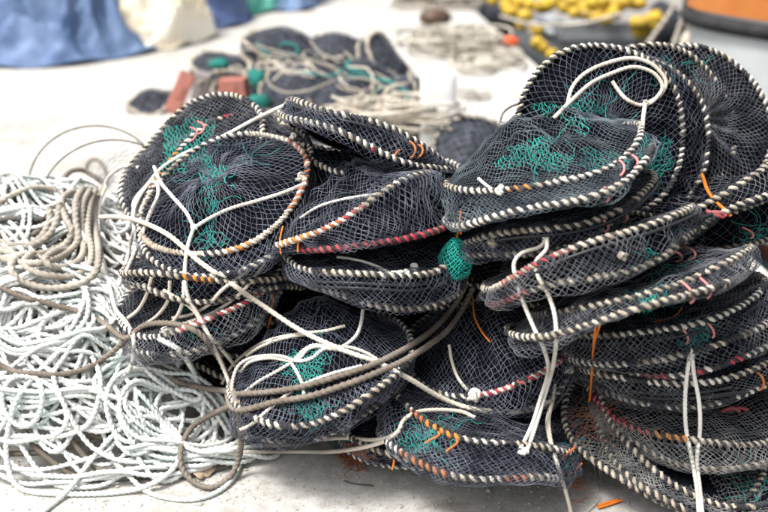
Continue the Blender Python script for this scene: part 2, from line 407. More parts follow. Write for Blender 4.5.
def slack(t, u0, u1, v0, v1, out, drop, cell=.0145, r=.00062, seed=0):
    """loose fold of net hanging out between the hoops over part of the rim (degrees)"""
    u0, u1 = R(u0), R(u1); L = abs(u1 - u0) * t.fr[0][4]; nu = max(int(L / cell), 6); nv = max(int((.05 + out * 2 + drop) / cell * 1.8), 9)
    rg = np.random.default_rng(seed + t.seed * 7); f1 = sines(seed + t.seed, 6, (18, 50)); ju = rg.normal(0, .25, (2 * nu + 2 * nv + 8, nv + 1)); ph = rg.uniform(0, 6.28, 3); parts = []
    def S(a, b):
        e = np.clip(np.minimum(a, 1 - a) * 5, 0, 1); P = t.S(u0 + (u1 - u0) * a, v0 + (v1 - v0) * b)
        c, n, A, B = t.fr[0][:4]; rad = np.cos(u0 + (u1 - u0) * a)[..., None] * A + np.sin(u0 + (u1 - u0) * a)[..., None] * B
        w_ = e * np.sin(np.pi * b) ** .8 * (.75 + .35 * np.sin(9 * a * (u1 - u0) + ph[0]) + .3 * np.sin(31 * a + ph[1] + 3 * b) + .2 * np.sin(57 * a + ph[2] - 4 * b)); P = P + rad * (.48 * out * np.maximum(w_, 0) + .004)[..., None]
        P[..., 2] -= drop * e * b ** 1.5 * (.7 + .5 * np.sin(7 * a + ph[2])); P = P + rad * (.006 * f1(P))[..., None]; P[..., 2] = np.maximum(P[..., 2], .005); return P
    j = np.arange(nv + 1)
    for fam in (1, -1):
        for i0 in range(-nv, nu + nv):
            idx = (i0 + (j // 2 if fam > 0 else -((j + 1) // 2))) + nv; a = (i0 + fam * j / 2 + ju[idx, j] * .5) / nu; k = (a >= 0) & (a <= 1)
            if k.sum() < 3: continue
            parts.append(tube_arrays(S(a[k], j[k] / nv), r, 3))
    return merge(parts)

def helix(P, off, r, pitch, phase, sides=5, ppt=7):
    """strand wound along closed polyline P"""
    P = np.asarray(P); L = np.linalg.norm(np.roll(P, -1, 0) - P, axis=1).sum(); turns = max(int(L / pitch), 3); n = turns * ppt
    d = np.r_[0, np.cumsum(np.linalg.norm(np.diff(np.vstack([P, P[:1]]), axis=0), axis=1))]; Pc = np.vstack([P, P[:1]])
    s = np.linspace(0, d[-1], n, endpoint=False); X = np.stack([np.interp(s, d, Pc[:, k]) for k in range(3)], -1)
    T = nrm(np.roll(X, -1, 0) - np.roll(X, 1, 0)); c = X.mean(0); N = nrm(X - c); N = nrm(N - T * (N * T).sum(-1, keepdims=True)); B = np.cross(T, N)
    th = np.arange(n) * 2 * np.pi / ppt + phase + 1.5 * np.sin(s * 31 + turns) * np.sin(s * 7.3 + turns * 2) + .5 * np.sin(s * 83 + turns * 3)
    Y = X + off * (np.cos(th)[:, None] * N + np.sin(th)[:, None] * B)
    T2 = nrm(np.roll(Y, -1, 0) - np.roll(Y, 1, 0)); N2 = nrm(Y - X); N2 = nrm(N2 - T2 * (N2 * T2).sum(-1, keepdims=True)); B2 = np.cross(T2, N2)
    a = np.arange(sides) * 2 * np.pi / sides
    q_ = np.arange(n); rr = r * (1 + .22 * np.sin(q_ * 1.7 + phase * 3) * np.sin(q_ * .31) + .12 * np.sin(q_ * .083 + turns))
    V = Y[:, None] + rr[:, None, None] * (np.cos(a)[None, :, None] * N2[:, None] + np.sin(a)[None, :, None] * B2[:, None])
    i = np.arange(n)[:, None]; j = np.arange(sides)[None]; i2 = (i + 1) % n; j2 = (j + 1) % sides
    return V.reshape(-1, 3), np.stack([i * sides + j, i2 * sides + j, i2 * sides + j2, i * sides + j2], -1).reshape(-1, 4)

U_ = np.linspace(0, 2 * np.pi, 200, endpoint=False)
TRAPS = {}
def color_runs(mi, V, Q, c, sg):
    ctr = V[Q].mean(1); px = proj(ctr); cp = proj(c[None])[0]
    for q, sx in enumerate(sg):
        side = px[:, 1] > cp[1]
        if len(sx) > 3 and sx[3] == 'a': side = np.ones(len(px), bool)
        mi[(px[:, 0] > sx[0]) & (px[:, 0] < sx[1]) & side] = q + 1
def build(key, rings, label, net='net_slate', lash='cord_white', segs=None, folds=None, cell=.0140, inner=True, vmax=None, group='net traps in the front heap', front=(150, 250), r=.00058, solid=True, polar=False, inner_hoop=None, mixed=(), **kw):
    t = Trap(rings, **kw)
    base = np.mean([f[0] for f in t.fr], 0); base[2] = max(min(f[0][2] for f in t.fr) - .03, 0)
    o = thing('net_trap', tuple(base), label, 'fish trap', group); TRAPS[key] = (o, t)
    if solid:
        V, Q = t.core(); link_mesh('dark_net_core', V, Q, 'net_core_shade', o); CORES.append((V, Q))
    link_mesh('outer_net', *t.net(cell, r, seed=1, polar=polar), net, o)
    if inner: link_mesh('inner_net', *t.net(cell * 1.8, r, .006, .4, seed=2), 'net_inner_shade' if net != 'net_grey' else 'net_charcoal', o)
    for z_ in (inner_hoop or []):
        P, rad, n, c = t.hoop(0, U_); link_mesh('inner_hoop', *tube_arrays(P + n * z_ + rad * .004, .0042, 6, closed=True), 'hose_black', o)
    for q, f in enumerate(folds or []): link_mesh('slack_net', *slack(t, *f, seed=q), net, o)
    for i in range(t.k):
        P, rad, n, c = t.hoop(i, U_)
        V, Q = helix(P, .0040, .0052, .0200, 0.0, 4, 6); mx = i in mixed; hm = np.zeros(len(Q), int); hs = ['cord_dark'] + ([x[2] for x in (segs or {}).get(i, [])] if mx else [])
        if mx: color_runs(hm, V, Q, c, segs[i])
        h = link_mesh('hoop', V, Q, None, o, midx=hm, mats=hs)
        V, Q = helix(P, .0044, .0050, .0200, np.pi, 5, 6)
        sg = (segs or {}).get(i, []); ms = [lash] + [x[2] for x in sg]; mi = np.zeros(len(Q), int)
        run = np.arange(len(Q)) // 5; nrun = run.max() + 1; rgl = np.random.default_rng(t.seed * 13 + i); ms += ['cord_beige', 'cord_dark']; nb_ = len(ms)
        for _ in range(rgl.integers(4, 8)):
            a_ = rgl.integers(0, nrun); l_ = rgl.integers(10, 45); mi[((run - a_) % nrun) < l_] = nb_ - 2
        for _ in range(rgl.integers(3, 7)):
            a_ = rgl.integers(0, nrun); l_ = rgl.integers(4, 16); mi[((run - a_) % nrun) < l_] = nb_ - 1
        if sg and not mx: color_runs(mi, V, Q, c, sg)
        link_mesh('lashing', V, Q, None, h, midx=mi, mats=ms)
    return o
W_, R_, O_, B_ = 'cord_white', 'cord_red', 'cord_orange', 'cord_beige'

# ---- right-hand stack, bottom to top
build('R12', ['R7b', 'R11b', 'R12a'], 'lowest flattened trap of the right stack, its left rim touching the concrete', 'net_grey', B_, seed=1, bulge=.014, cell=.0150, folds=[(180, 300, 1.1, 2.6, .02, .01), (-100, 0, 1.2, 2.9, .018, .01)])
build('R7', ['R7a', 'R11a'], 'flattened trap with crimson and orange lashing low in the right stack', 'net_grey', B_, {0: [(580, 652, R_), (652, 690, O_)]}, inner_hoop=[-.018], seed=2, bulge=.02, cell=.0150, folds=[(190, 330, 1.0, 2.0, .022, .02)])
build('R10', ['R9b', 'R10a'], 'flattened trap with grey hoses along its side, right stack', 'net_charcoal', W_, seed=3, H=.03, bulge=.012, folds=[(170, 260, 1.0, 2.3, .02, .012)])
build('R5', ['R5a', 'R5b', 'R9a'], 'trap with dark open mouth tied by white cords in the right stack', 'net_charcoal', W_, {2: [(640, 668, R_), (690, 705, R_), (730, 745, R_)]}, inner_hoop=[-.02], seed=4, H=-.03, bulge=.013, folds=[(180, 280, 1.0, 2.2, .016, .012), (-70, 10, 1.2, 2.7, .018, .012)])
build('R6', ['R6a', 'R6b'], 'tilted trap with pink hooks on its rim above the open-mouthed trap', 'net_charcoal', B_, seed=5, H=.05, apex=(0, .05), bulge=.024, droop=.012, folds=[(178, 260, .9, 2.2, .03, .03), (-95, 20, 1.0, 2.0, .02, .016)])
build('R4', ['R4a', 'R4b'], 'tilted trap with long red and white rim halfway up the right stack', 'net_charcoal', B_, {0: [(478, 500, B_), (500, 590, R_)], 1: [(478, 530, R_)]}, inner_hoop=[-.016], mixed=(0,), seed=6, bulge=.02, H=.02, folds=[(185, 290, 1.0, 2.4, .022, .022), (-60, 30, .9, 1.8, .025, .01)])
build('R3', ['R3a', 'R3b'], 'flat trap directly under the green-domed trap, pale double rim', 'net_slate', B_, inner_hoop=[-.014], seed=7, bulge=.012, folds=[(185, 320, 1.0, 2.3, .014, .012)])
build('R8', ['R8a', 'R8b'], 'slanting trap at the right edge under the upright traps', 'net_charcoal', B_, seed=8, H=.01)
build('R0', [(.858, 2.86, .745, .10, -.82, .56, .218), (.851, 2.905, .715, .10, -.82, .56, .218)], 'rearmost upright trap at the right edge with a full pale rim', 'net_charcoal', W_, polar=True, seed=9, H=.035, pleat=.006)
build('R13', [(.745, 2.83, .745, .12, -.86, .50, .222), (.74, 2.87, .72, .12, -.86, .50, .222)], 'upright trap sandwiched between the looped-rope trap and the rearmost one', 'net_charcoal', B_, seed=12, H=.03, polar=True, pleat=.004)
build('R1', ['R1a', 'R1b'], 'upright trap facing forward with a looped cream rope over its top', 'net_slate', W_, polar=True, seed=10, H=.03, dimple=.6, pleat=.004, cell=.0165)
build('R2', ['R2a', 'R2b'], 'domed trap with green-tinged net on top of the right stack', 'net_green', W_, {0: [(510, 530, O_)]}, inner_hoop=[-.016, -.026], seed=11, H=.105, apex=(0, .06), dimple=.12, pleat=.004, cell=.0118, r=.0006, fold=.008, folds=[(190, 345, 1.2, 2.5, .012, .014)])
# ---- left-hand heap
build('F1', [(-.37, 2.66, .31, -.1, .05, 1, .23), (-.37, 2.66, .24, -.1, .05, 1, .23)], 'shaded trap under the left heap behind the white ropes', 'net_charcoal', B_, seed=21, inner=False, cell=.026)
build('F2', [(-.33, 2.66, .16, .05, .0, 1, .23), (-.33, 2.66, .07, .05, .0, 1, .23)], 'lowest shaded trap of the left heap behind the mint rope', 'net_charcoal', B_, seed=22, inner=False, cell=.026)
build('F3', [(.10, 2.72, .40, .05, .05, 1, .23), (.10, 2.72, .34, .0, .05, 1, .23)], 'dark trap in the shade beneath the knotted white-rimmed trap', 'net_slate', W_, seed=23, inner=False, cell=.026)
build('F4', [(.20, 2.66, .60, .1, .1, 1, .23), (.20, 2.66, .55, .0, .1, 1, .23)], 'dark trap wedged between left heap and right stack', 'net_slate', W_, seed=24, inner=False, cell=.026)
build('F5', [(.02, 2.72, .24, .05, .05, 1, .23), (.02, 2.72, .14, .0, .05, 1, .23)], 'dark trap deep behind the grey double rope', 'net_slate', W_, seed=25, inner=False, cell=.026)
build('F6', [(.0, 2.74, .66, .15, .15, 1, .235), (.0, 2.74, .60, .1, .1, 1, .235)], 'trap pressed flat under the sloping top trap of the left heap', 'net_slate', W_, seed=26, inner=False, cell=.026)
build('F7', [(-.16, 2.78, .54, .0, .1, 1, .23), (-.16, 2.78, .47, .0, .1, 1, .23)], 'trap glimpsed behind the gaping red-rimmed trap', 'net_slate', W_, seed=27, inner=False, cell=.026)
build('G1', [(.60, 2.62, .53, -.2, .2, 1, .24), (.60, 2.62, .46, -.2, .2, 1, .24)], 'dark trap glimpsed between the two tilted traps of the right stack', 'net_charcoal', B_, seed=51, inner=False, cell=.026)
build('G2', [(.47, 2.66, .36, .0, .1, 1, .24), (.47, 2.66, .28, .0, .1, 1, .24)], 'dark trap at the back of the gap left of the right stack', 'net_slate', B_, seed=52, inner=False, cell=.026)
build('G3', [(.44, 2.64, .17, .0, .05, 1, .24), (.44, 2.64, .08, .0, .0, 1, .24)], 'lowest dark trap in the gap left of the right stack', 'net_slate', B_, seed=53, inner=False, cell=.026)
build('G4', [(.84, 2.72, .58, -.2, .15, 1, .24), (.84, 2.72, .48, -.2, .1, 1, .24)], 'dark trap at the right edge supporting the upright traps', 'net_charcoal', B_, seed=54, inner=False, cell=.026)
build('L8', ['L8a', (.11, 2.40, .055, 0, .05, 1, .224)], 'bottom trap showing only its rim beside rusty fibres on the concrete', 'net_slate', W_, seed=31, bulge=.012)
build('L7', ['L7a', 'L7b'], 'bottom centre trap resting on concrete with teal and orange knots', 'net_slate', W_, {0: [(395, 425, 'cord_rust'), (425, 458, O_)], 1: [(380, 450, 'cord_rust'), (450, 475, B_), (505, 530, 'cord_rust')]}, inner_hoop=[-.03], seed=32, bulge=.03, droop=.0, H=.012, fold=.008, folds=[(190, 350, 1.1, 2.4, .026, .02)])
build('L6', ['L6a', 'L6b'], 'domed dark trap with a red rim and knot in the middle gap', 'net_slate', W_, {0: [(478, 570, R_)]}, mixed=(0,), seed=33, H=.085, apex=(.0, .08), pleat=.004, dimple=.15, fold=.007, folds=[(210, 340, .9, 2.2, .018, .014)])
build('L5', ['L5a', 'L5b'], 'low front trap with teal patch under the grey double rope', 'net_slate', W_, seed=34, H=.11, apex=(.0, .12), fold=.01, dimple=.2, folds=[(200, 340, .8, 2.2, .02, .016)])
build('L10', ['L9b', (-.463, 2.506, .36, -.31, -.13, .94, .223)], 'half hidden trap with crimson rim end beneath the round open trap', 'net_charcoal', W_, {0: [(180, 262, R_)]}, mixed=(0,), seed=35, bulge=.02, folds=[(200, 340, 1.0, 2.4, .02, .03)])
build('L9', ['L9a', (-.434, 2.526, .42, .03, .2, .98, .229)], 'shaded trap squeezed directly under the round open trap', 'net_charcoal', B_, {0: [(180, 215, O_)]}, seed=36, bulge=.012)
build('L4', ['L4a', 'L4b'], 'flat trap with white knot on its rim in the middle of the heap', 'net_slate', W_, inner_hoop=[-.022, -.034], seed=37, bulge=.022, H=.012, folds=[(200, 340, 1.0, 2.0, .02, .012)])
build('L3', ['L3a', 'L3b'], 'gaping trap with two dark red rims meeting at the left', 'net_slate', W_, {0: [(280, 310, O_), (310, 345, 'cord_rust'), (345, 425, R_)], 1: [(280, 450, R_)]}, mixed=(0,), seed=38, H=.085, apex=(.02, .10), bulge=.012, fold=.009, pleat=.005, folds=[(-120, -5, .8, 1.9, .02, .02), (-60, 30, .4, 1.4, .02, .0)])
build('L2', ['L2a', 'L2b'], 'trap sloping down to the right at the top of the left heap', 'net_slate', W_, {1: [(362, 378, R_)]}, inner_hoop=[-.014], seed=39, H=.012, bulge=.02, droop=.004, folds=[(200, 350, 1.0, 2.3, .016, .02)])
build('L0', ['L0a', 'L0b'], 'slanting trap with teal lining behind the round open trap', 'net_charcoal', W_, {1: [(150, 180, O_, 'a'), (222, 232, R_, 'a')]}, seed=40, H=.0, bulge=.006)
build('L1', ['L1a', 'L1b'], 'round trap facing forward with orange-speckled rim and white bridle ropes', 'net_slate', W_, {0: [(225, 250, O_), (140, 200, 'cord_beige'), (288, 312, 'cord_rust', 'a'), (250, 288, 'cord_beige', 'a')]}, polar=True, inner_hoop=[-.018], mixed=(0,), seed=41, H=.06, apex=(-.02, .03), dimple=.45, pleat=.004, fold=.007, cell=.0150, folds=[(200, 350, 1.1, 2.6, .016, .02)])

# ================================================================== ROPES
Vb, Qb = merge(CORES)
BODY = BVHTree.FromPolygons([tuple(v) for v in Vb.tolist()], [tuple(q) for q in Qb.tolist()])
ORI = Vector(C0)

# ---- heap of pale rope on the left: height grid that ropes are laid on one after another
GX0, GY0, GS = -2.1, 1.85, .006
GNX, GNY = 340, 360
gx = GX0 + np.arange(GNX) * GS; gy = GY0 + np.arange(GNY) * GS
XX, YY = np.meshgrid(gx, gy, indexing='ij')
def mound(x, y):
    e = 1 - ((x + 1.02) / .90) ** 2 - ((y - 3.05) / .86) ** 2
    return .43 * np.clip(e, 0, 1) ** .75 * (1 + .06 * np.sin(9 * x + 2) * np.sin(8 * y))
HM = np.maximum(mound(XX, YY) - .035, 0)
nb = 70
i_, j_ = np.meshgrid(np.linspace(-2.1, -.05, nb), np.linspace(2.05, 3.95, nb), indexing='ij')
Z = mound(i_, j_) - .03; Vm = np.stack([i_, j_, np.maximum(Z, -.01)], -1).reshape(-1, 3)
ii = np.arange(nb - 1)[:, None]; jj = np.arange(nb - 1)[None]
Qm = np.stack([ii * nb + jj, (ii + 1) * nb + jj, (ii + 1) * nb + jj + 1, ii * nb + jj + 1], -1).reshape(-1, 4)
CORE_HEAP = (Vm, Qm)

def lay(xy, r, sm=6):
    """drop a rope (polyline in plan) on what already lies there"""
    P = resample(xy, .006); out = np.zeros(len(P)); rr = max(int(r / GS + .5), 1)
    offs = [(a, b) for a in range(-rr, rr + 1) for b in range(-rr, rr + 1) if a * a + b * b <= rr * rr + .5]
    for c in range(0, len(P), 60):
        lo = max(c - 20, 0); hi = min(c + 60, len(P)); seg = P[lo:hi]
        ix = np.clip(((seg[:, 0] - GX0) / GS).round().astype(int), rr, GNX - rr - 1); iy = np.clip(((seg[:, 1] - GY0) / GS).round().astype(int), rr, GNY - rr - 1)
        h = np.max([HM[ix + a, iy + b] for a, b in offs if abs(a) + abs(b) <= 2], 0)
        z = h + r * .92; n = len(z); mx = z.copy()
        for k in range(1, 5): 
            mx[k:] = np.maximum(mx[k:], z[:-k] - .0009 * k * k); mx[:-k] = np.maximum(mx[:-k], z[k:] - .0009 * k * k)
        z = gsmooth(mx, sm * .5)
        out[c:hi] = z[c - lo:]
        for a, b in offs:
            HM[ix[c - lo:] + a, iy[c - lo:] + b] = np.maximum(HM[ix[c - lo:] + a, iy[c - lo:] + b], np.minimum(z[c - lo:] + r * .65, HM[ix[c - lo:] + a, iy[c - lo:] + b] + 1.2 * r))
    out = gsmooth(out, 3.5)
    return np.column_stack([P, np.maximum(out, r * .8)])

def xlim(y): return np.interp(y, [2.15, 2.30, 2.55, 2.80, 3.3], [-.32, -.22, -.42, -.66, -.80])
def wander(seed, n, c_fn, r_lo, r_hi, squash=(1, 1), turn=1):
    rg = np.random.default_rng(seed); pts = []; th = rg.uniform(0, 6.28); Rr = rg.uniform(r_lo, r_hi); c = np.array(c_fn(rg)); tgt = np.array(c_fn(rg)); Rt = Rr; sg = turn; sq = np.array(squash); ro = rg.uniform(-.5, .5); Re = Rr
    for k in range(n):
        th += sg * .30 * rg.uniform(.85, 1.15); Rr += (Rt - Rr) * .08; c = c + (tgt - c) * .05; ro += rg.normal(0, .05)
        if rg.random() < .09: Rt = rg.uniform(r_lo, r_hi); tgt = np.array(c_fn(rg))
        room = min((xlim(c[1]) - c[0]) / sq[0], (c[1] - 2.15 + .06 * math.sin(c[0] * 9)) / sq[1]); Re += (min(Rr, max(room, .05)) - Re) * .35
        if rg.random() < .008: th += np.pi * rg.uniform(.3, .8); sg = -sg
        v = np.array([math.cos(th) * sq[0], math.sin(th) * sq[1]]) * Re; c_, s_ = math.cos(ro * .6), math.sin(ro * .6)
        pts.append(c + [c_ * v[0] - s_ * v[1], s_ * v[0] + c_ * v[1]])
    P = gsmooth(np.array(pts), 1.3); return spline(P[::2], .006)
def c_all(rg):
    y = rg.uniform(2.36, 3.35); return rg.uniform(-1.5, xlim(y) - .12), y
def c_front(rg):
    y = rg.uniform(2.33, 2.62); return rg.uniform(-1.25, xlim(y) - .10), y
def c_right(rg):
    y = rg.uniform(2.30, 2.42); return rg.uniform(-.70, xlim(y) - .08), y
def c_back(rg): return rg.uniform(-1.7, -.85), rg.uniform(2.75, 3.5)
HEAP = []
mat('rope_under_shade', (.22, .205, .17), (.12, .10, .08), 10, .9)  # lower rope layers coloured dark so the gaps in the heap look shaded
def heap_rope(label, specs, r=.0074, m='rope_mint'):
    ps = []
    for sd, n, cf, lo, hi, sq in specs:
        P = lay(wander(sd, n, cf, lo, hi, sq), r); st = r * 6.2 / 7; P = resample(P, st)
        ps.append(tube_arrays(P, r, 9, np.arange(len(P)) * 2 * np.pi / 7, (3, .44)) if m == 'rope_mint' else tube_arrays(P[::2], r, 5))
    V, Q = merge(ps); HEAP.append((V[::3], None)); return tag(link_mesh('rope_heap', V, Q, m), label, 'rope heap')
heap_rope('grey-brown rope underneath the mint-white heap, darkened to shade its gaps', [(4, 260, c_back, .10, .30, (1.2, .8)), (5, 420, c_all, .12, .34, (1.3, .8)), (18, 200, c_front, .10, .28, (1.4, .8))], m='rope_under_shade')
heap_rope('wide heap of pale mint-white twisted rope left of the traps', [(6, 300, c_back, .12, .3, (1.2, .8)), (14, 420, c_all, .12, .36, (1.3, .8)), (17, 320, c_all, .14, .38, (1.3, .75))])
heap_rope('loose mint-white loops spread along the front edge of the rope heap', [(7, 320, c_front, .10, .26, (1.4, .8)), (8, 320, c_front, .10, .30, (1.5, .75)), (9, 240, c_front, .06, .18, (1.2, .8)), (10, 240, c_front, .08, .26, (1.4, .8)), (15, 170, c_right, .07, .15, (1.3, .7)), (16, 140, c_right, .06, .14, (1.3, .7))])

# everything ropes can lie on, as one ray target
def heap_surface():
    s = 3; H = HM[::s, ::s]; a, b = H.shape
    V = np.stack([XX[::s, ::s], YY[::s, ::s], H], -1).reshape(-1, 3); i = np.arange(a - 1)[:, None]; j = np.arange(b - 1)[None]
    return V, np.stack([i * b + j, (i + 1) * b + j, (i + 1) * b + j + 1, i * b + j + 1], -1).reshape(-1, 4)
Va, Qa = merge(CORES + [heap_surface()])
ALL = BVHTree.FromPolygons([tuple(v) for v in Va.tolist()], [tuple(q) for q in Qa.tolist()])
def cast(px, py, bvh=None):
    d = ray(px, py); dl = np.linalg.norm(d); h = (bvh or ALL).ray_cast(ORI, Vector(d / dl))
    tg = (0 - CAM_H) / d[2] * dl
    return d / dl, (min(h[3], tg) if h[0] else tg)
def on(pix, r, sm=5, lift=0.0, mn=4, bvh=None, maxstep=None):
    """path given in photograph pixels, laid on the nearest thing behind it"""
    S = spline(pix, 2.5); D, T = [], []
    for px, py in S:
        d, t = cast(px, py, bvh); D.append(d); T.append(t)
    D = np.array(D); T = np.array(T); M = T.copy()
    for k in range(1, mn + 1): M[k:] = np.minimum(M[k:], T[:-k] + .004 * k); M[:-k] = np.minimum(M[:-k], T[k:] + .004 * k)
    M = gsmooth(M, sm); M = np.minimum(M, T); M = gsmooth(M, 1.5) - r * 1.15 - lift
    P = C0 + D * M[:, None]; P[:, 2] = np.maximum(P[:, 2], r)
    return P
def pixrope(label, paths, r, style, m, name='rope', cat='rope', parent=None, **kw):
    ps = []
    for pix in paths:
        P = on(pix, r, **kw)
        if style == 'laid':
            st = r * 5.2 / 9; P = resample(P, st); ps.append(tube_arrays(P, r, 9, np.arange(len(P)) * 2 * np.pi / 9, (3, .46)))
        elif style == 'braid':
            P = resample(P, r * 1.1); k = np.arange(len(P)); ps.append(tube_arrays(P, r * (1 + .10 * (k % 2)), 6, (k % 2) * .52))
        else: ps.append(tube_arrays(resample(P, max(r * 1.6, .0045)), r, 5 if r > .002 else 3))
    o = link_mesh(name, *merge(ps), m, parent)
    if name in ('mending_twine', 'mending_net', 'frayed_fibre'): o['kind'] = 'stuff'
    if parent is None: tag(o, label, cat)
    return o

pixrope('mint-white rope making the big loop nearest the camera', [[(60, 350), (34, 377), (17, 400), (7, 437), (8, 468), (20, 488), (50, 494), (101, 494), (141, 488), (168, 474), (181, 454), (178, 434), (161, 421), (141, 417), (118, 431), (94, 457), (67, 491), (34, 520)]], .0078, 'laid', 'rope_mint', sm=5, lift=.003)
pixrope('white rope sweeping down to the right over the heap front', [[(10, 330), (30, 352), (54, 374), (75, 385), (105, 394), (140, 408), (165, 424), (182, 444), (205, 452), (235, 450), (262, 446)]], .0078, 'laid', 'rope_mint', sm=5, lift=.008)
pixrope('white rope loop lying on the heap below the shaded traps', [[(158, 338), (181, 352), (198, 380), (202, 396), (192, 400), (168, 388), (148, 372), (130, 350), (110, 338)]], .0078, 'laid', 'rope_mint', sm=5, lift=.008)
pixrope('mint-white rope coiled in small upright circles at the left edge', [[(14, 376), (28, 372), (40, 384), (42, 404), (34, 422), (20, 426), (6, 414), (2, 396), (10, 380), (26, 376), (50, 386), (64, 404), (66, 424), (54, 436)]], .0078, 'laid', 'rope_mint', sm=5, lift=.006)
pixrope('white rope hooking down and away at the lower left edge', [[(92, 356), (100, 376), (98, 402), (88, 424), (70, 434), (40, 438), (14, 442), (-6, 438)]], .0078, 'laid', 'rope_mint', sm=5, lift=.006)
# ---- tan hank with its small upright loops
pixrope('bundled hank of thick tan rope lying on the mint rope heap', [
    [(103, 186), (97, 200), (95, 225), (99, 250), (96, 272), (78, 284), (48, 288), (20, 280), (11, 266), (22, 256), (45, 258)],
    [(96, 190), (90, 205), (88, 230), (92, 252), (86, 270), (64, 277), (36, 272), (24, 262), (34, 252)],
    [(90, 190), (83, 205), (82, 230), (84, 250), (76, 263), (56, 268), (45, 260), (55, 252), (70, 250)],
    [(83, 188), (76, 202), (76, 222), (78, 240), (66, 254), (45, 262), (18, 262), (-6, 256)],
    [(74, 190), (62, 200), (66, 218), (72, 232), (62, 247), (38, 254), (14, 254), (-6, 247)],
    [(60, 203), (57, 220), (48, 236), (30, 246), (8, 250), (-6, 246)],
    [(50, 206), (49, 222), (40, 238), (22, 246), (-6, 240)]], .0110, 'laid', 'rope_tan', sm=4, lift=.013, mn=8)
pixrope('thick tan rope curving off the left edge above the hank', [[(-6, 206), (10, 196), (30, 188), (50, 188), (62, 195), (75, 193), (88, 186)]], .0095, 'laid', 'rope_tan', sm=10, lift=.012, mn=8)
pixrope('brownish rope curled in a low loop on top of the hank', [[(66, 191), (64, 180), (70, 172), (82, 170), (94, 176), (104, 183), (100, 190), (84, 190), (66, 195), (60, 204)]], .0095, 'laid', 'rope_grey', sm=14, lift=.02, mn=8)
pixrope('small brownish rope loop standing highest behind the hank', [[(86, 172), (88, 163), (95, 159), (103, 165), (107, 176), (104, 188)]], .0095, 'laid', 'rope_grey', sm=14, lift=.02, mn=8)
pixrope('short dark rope lying flat across the upper left rope heap', [[(-6, 222), (10, 219), (25, 220), (42, 219), (50, 214)]], .009, 'laid', 'rope_dark', lift=.004)
pixrope('brown-grey rope running off the left edge below the tan hank', [[(-6, 233), (10, 238), (24, 238), (36, 232), (46, 226)]], .009, 'laid', 'rope_grey', lift=.004)
# ---- grey ropes
pixrope('long dark grey rope crossing the mint heap and looping on the concrete', [
    [(-6, 284), (20, 296), (50, 304), (80, 312), (105, 324), (125, 338), (143, 326), (165, 323), (190, 328), (208, 342), (224, 368), (234, 395), (240, 425), (240, 452), (232, 474), (215, 487), (197, 484), (183, 470), (181, 450), (190, 430), (205, 418), (228, 407), (242, 402)],
    [(-6, 362), (14, 371), (40, 374), (65, 374), (90, 367), (108, 355), (120, 345), (128, 338)],
    [(150, 358), (175, 380), (200, 387), (225, 391), (240, 395)]], .0085, 'laid', 'rope_grey', sm=6, lift=.010, mn=6)
pixrope('double weathered grey rope curving over the low front trap', [
    [(466, 284), (458, 300), (444, 319), (424, 337), (398, 353), (370, 366), (340, 376), (305, 386), (270, 392), (238, 394)],
    [(473, 288), (463, 309), (448, 330), (428, 346), (402, 362), (372, 375), (342, 386), (310, 396), (275, 402), (238, 410), (228, 396), (232, 372)]], .0088, 'laid', 'rope_grey', sm=8, lift=.012, mn=10)
# ---- cream line right across the heap
pixrope('long cream line running diagonally across heap from left to centre', [
    [(100, 217), (120, 217), (142, 222), (170, 236), (200, 262), (232, 284), (262, 305), (300, 330), (340, 349), (376, 362), (408, 378), (436, 395), (465, 407), (500, 412), (530, 410), (552, 400)]], .0062, 'braid', 'rope_cream', sm=9, lift=.008, mn=12)
# ---- white bridle ropes on the round open trap
pixrope('white bridle tied in a Y across the round open trap', [
    [(154, 166), (160, 181), (172, 196), (186, 212), (194, 228)],
    [(306, 183), (285, 192), (260, 200), (232, 208), (210, 218), (194, 228)],
    [(194, 228), (188, 246), (185, 272), (188, 296), (200, 318), (212, 342), (225, 372), (232, 392)],
    [(193, 230), (187, 250), (184, 280), (183, 300), (176, 318), (162, 330)]], .0047, 'braid', 'rope_white', sm=7, lift=.004, mn=10)
pixrope('white rope slung over the top left trap and looped at its side', [
    [(288, 104), (270, 112), (250, 122), (228, 134), (205, 145), (182, 155), (162, 168), (150, 182), (138, 200), (133, 216), (136, 240), (132, 262), (118, 286)],
    [(118, 286), (128, 268), (140, 240), (150, 214), (158, 196), (157, 183), (150, 182)],
    [(150, 182), (134, 202), (136, 220), (130, 245), (124, 270), (112, 292)]], .0055, 'braid', 'rope_white', sm=7, lift=.005, mn=8)
pixrope('white rope hanging in a long loop left of the heap with grey knots', [
    [(128, 216), (112, 208), (105, 196), (106, 182), (114, 172), (126, 166), (140, 168)],
    [(106, 186), (100, 202), (98, 222), (100, 246), (105, 268), (111, 292), (116, 310), (126, 322), (134, 340), (133, 360), (128, 372)]], .006, 'braid', 'rope_white', sm=8, lift=.006, mn=8)
pixrope('pair of thin pale lines drooping below the round open trap', [
    [(258, 262), (240, 276), (222, 290), (208, 305), (190, 315), (172, 318)],
    [(264, 263), (248, 285), (232, 300), (214, 312), (195, 320), (175, 327), (160, 333)],
    [(170, 280), (168, 300), (158, 315), (146, 324), (138, 330)],
    [(163, 290), (180, 300), (195, 312), (205, 330), (222, 350), (240, 372)],
    [(152, 276), (146, 296), (138, 310), (128, 318)]], .0044, 'braid', 'rope_cream', sm=6, lift=.004, mn=8)
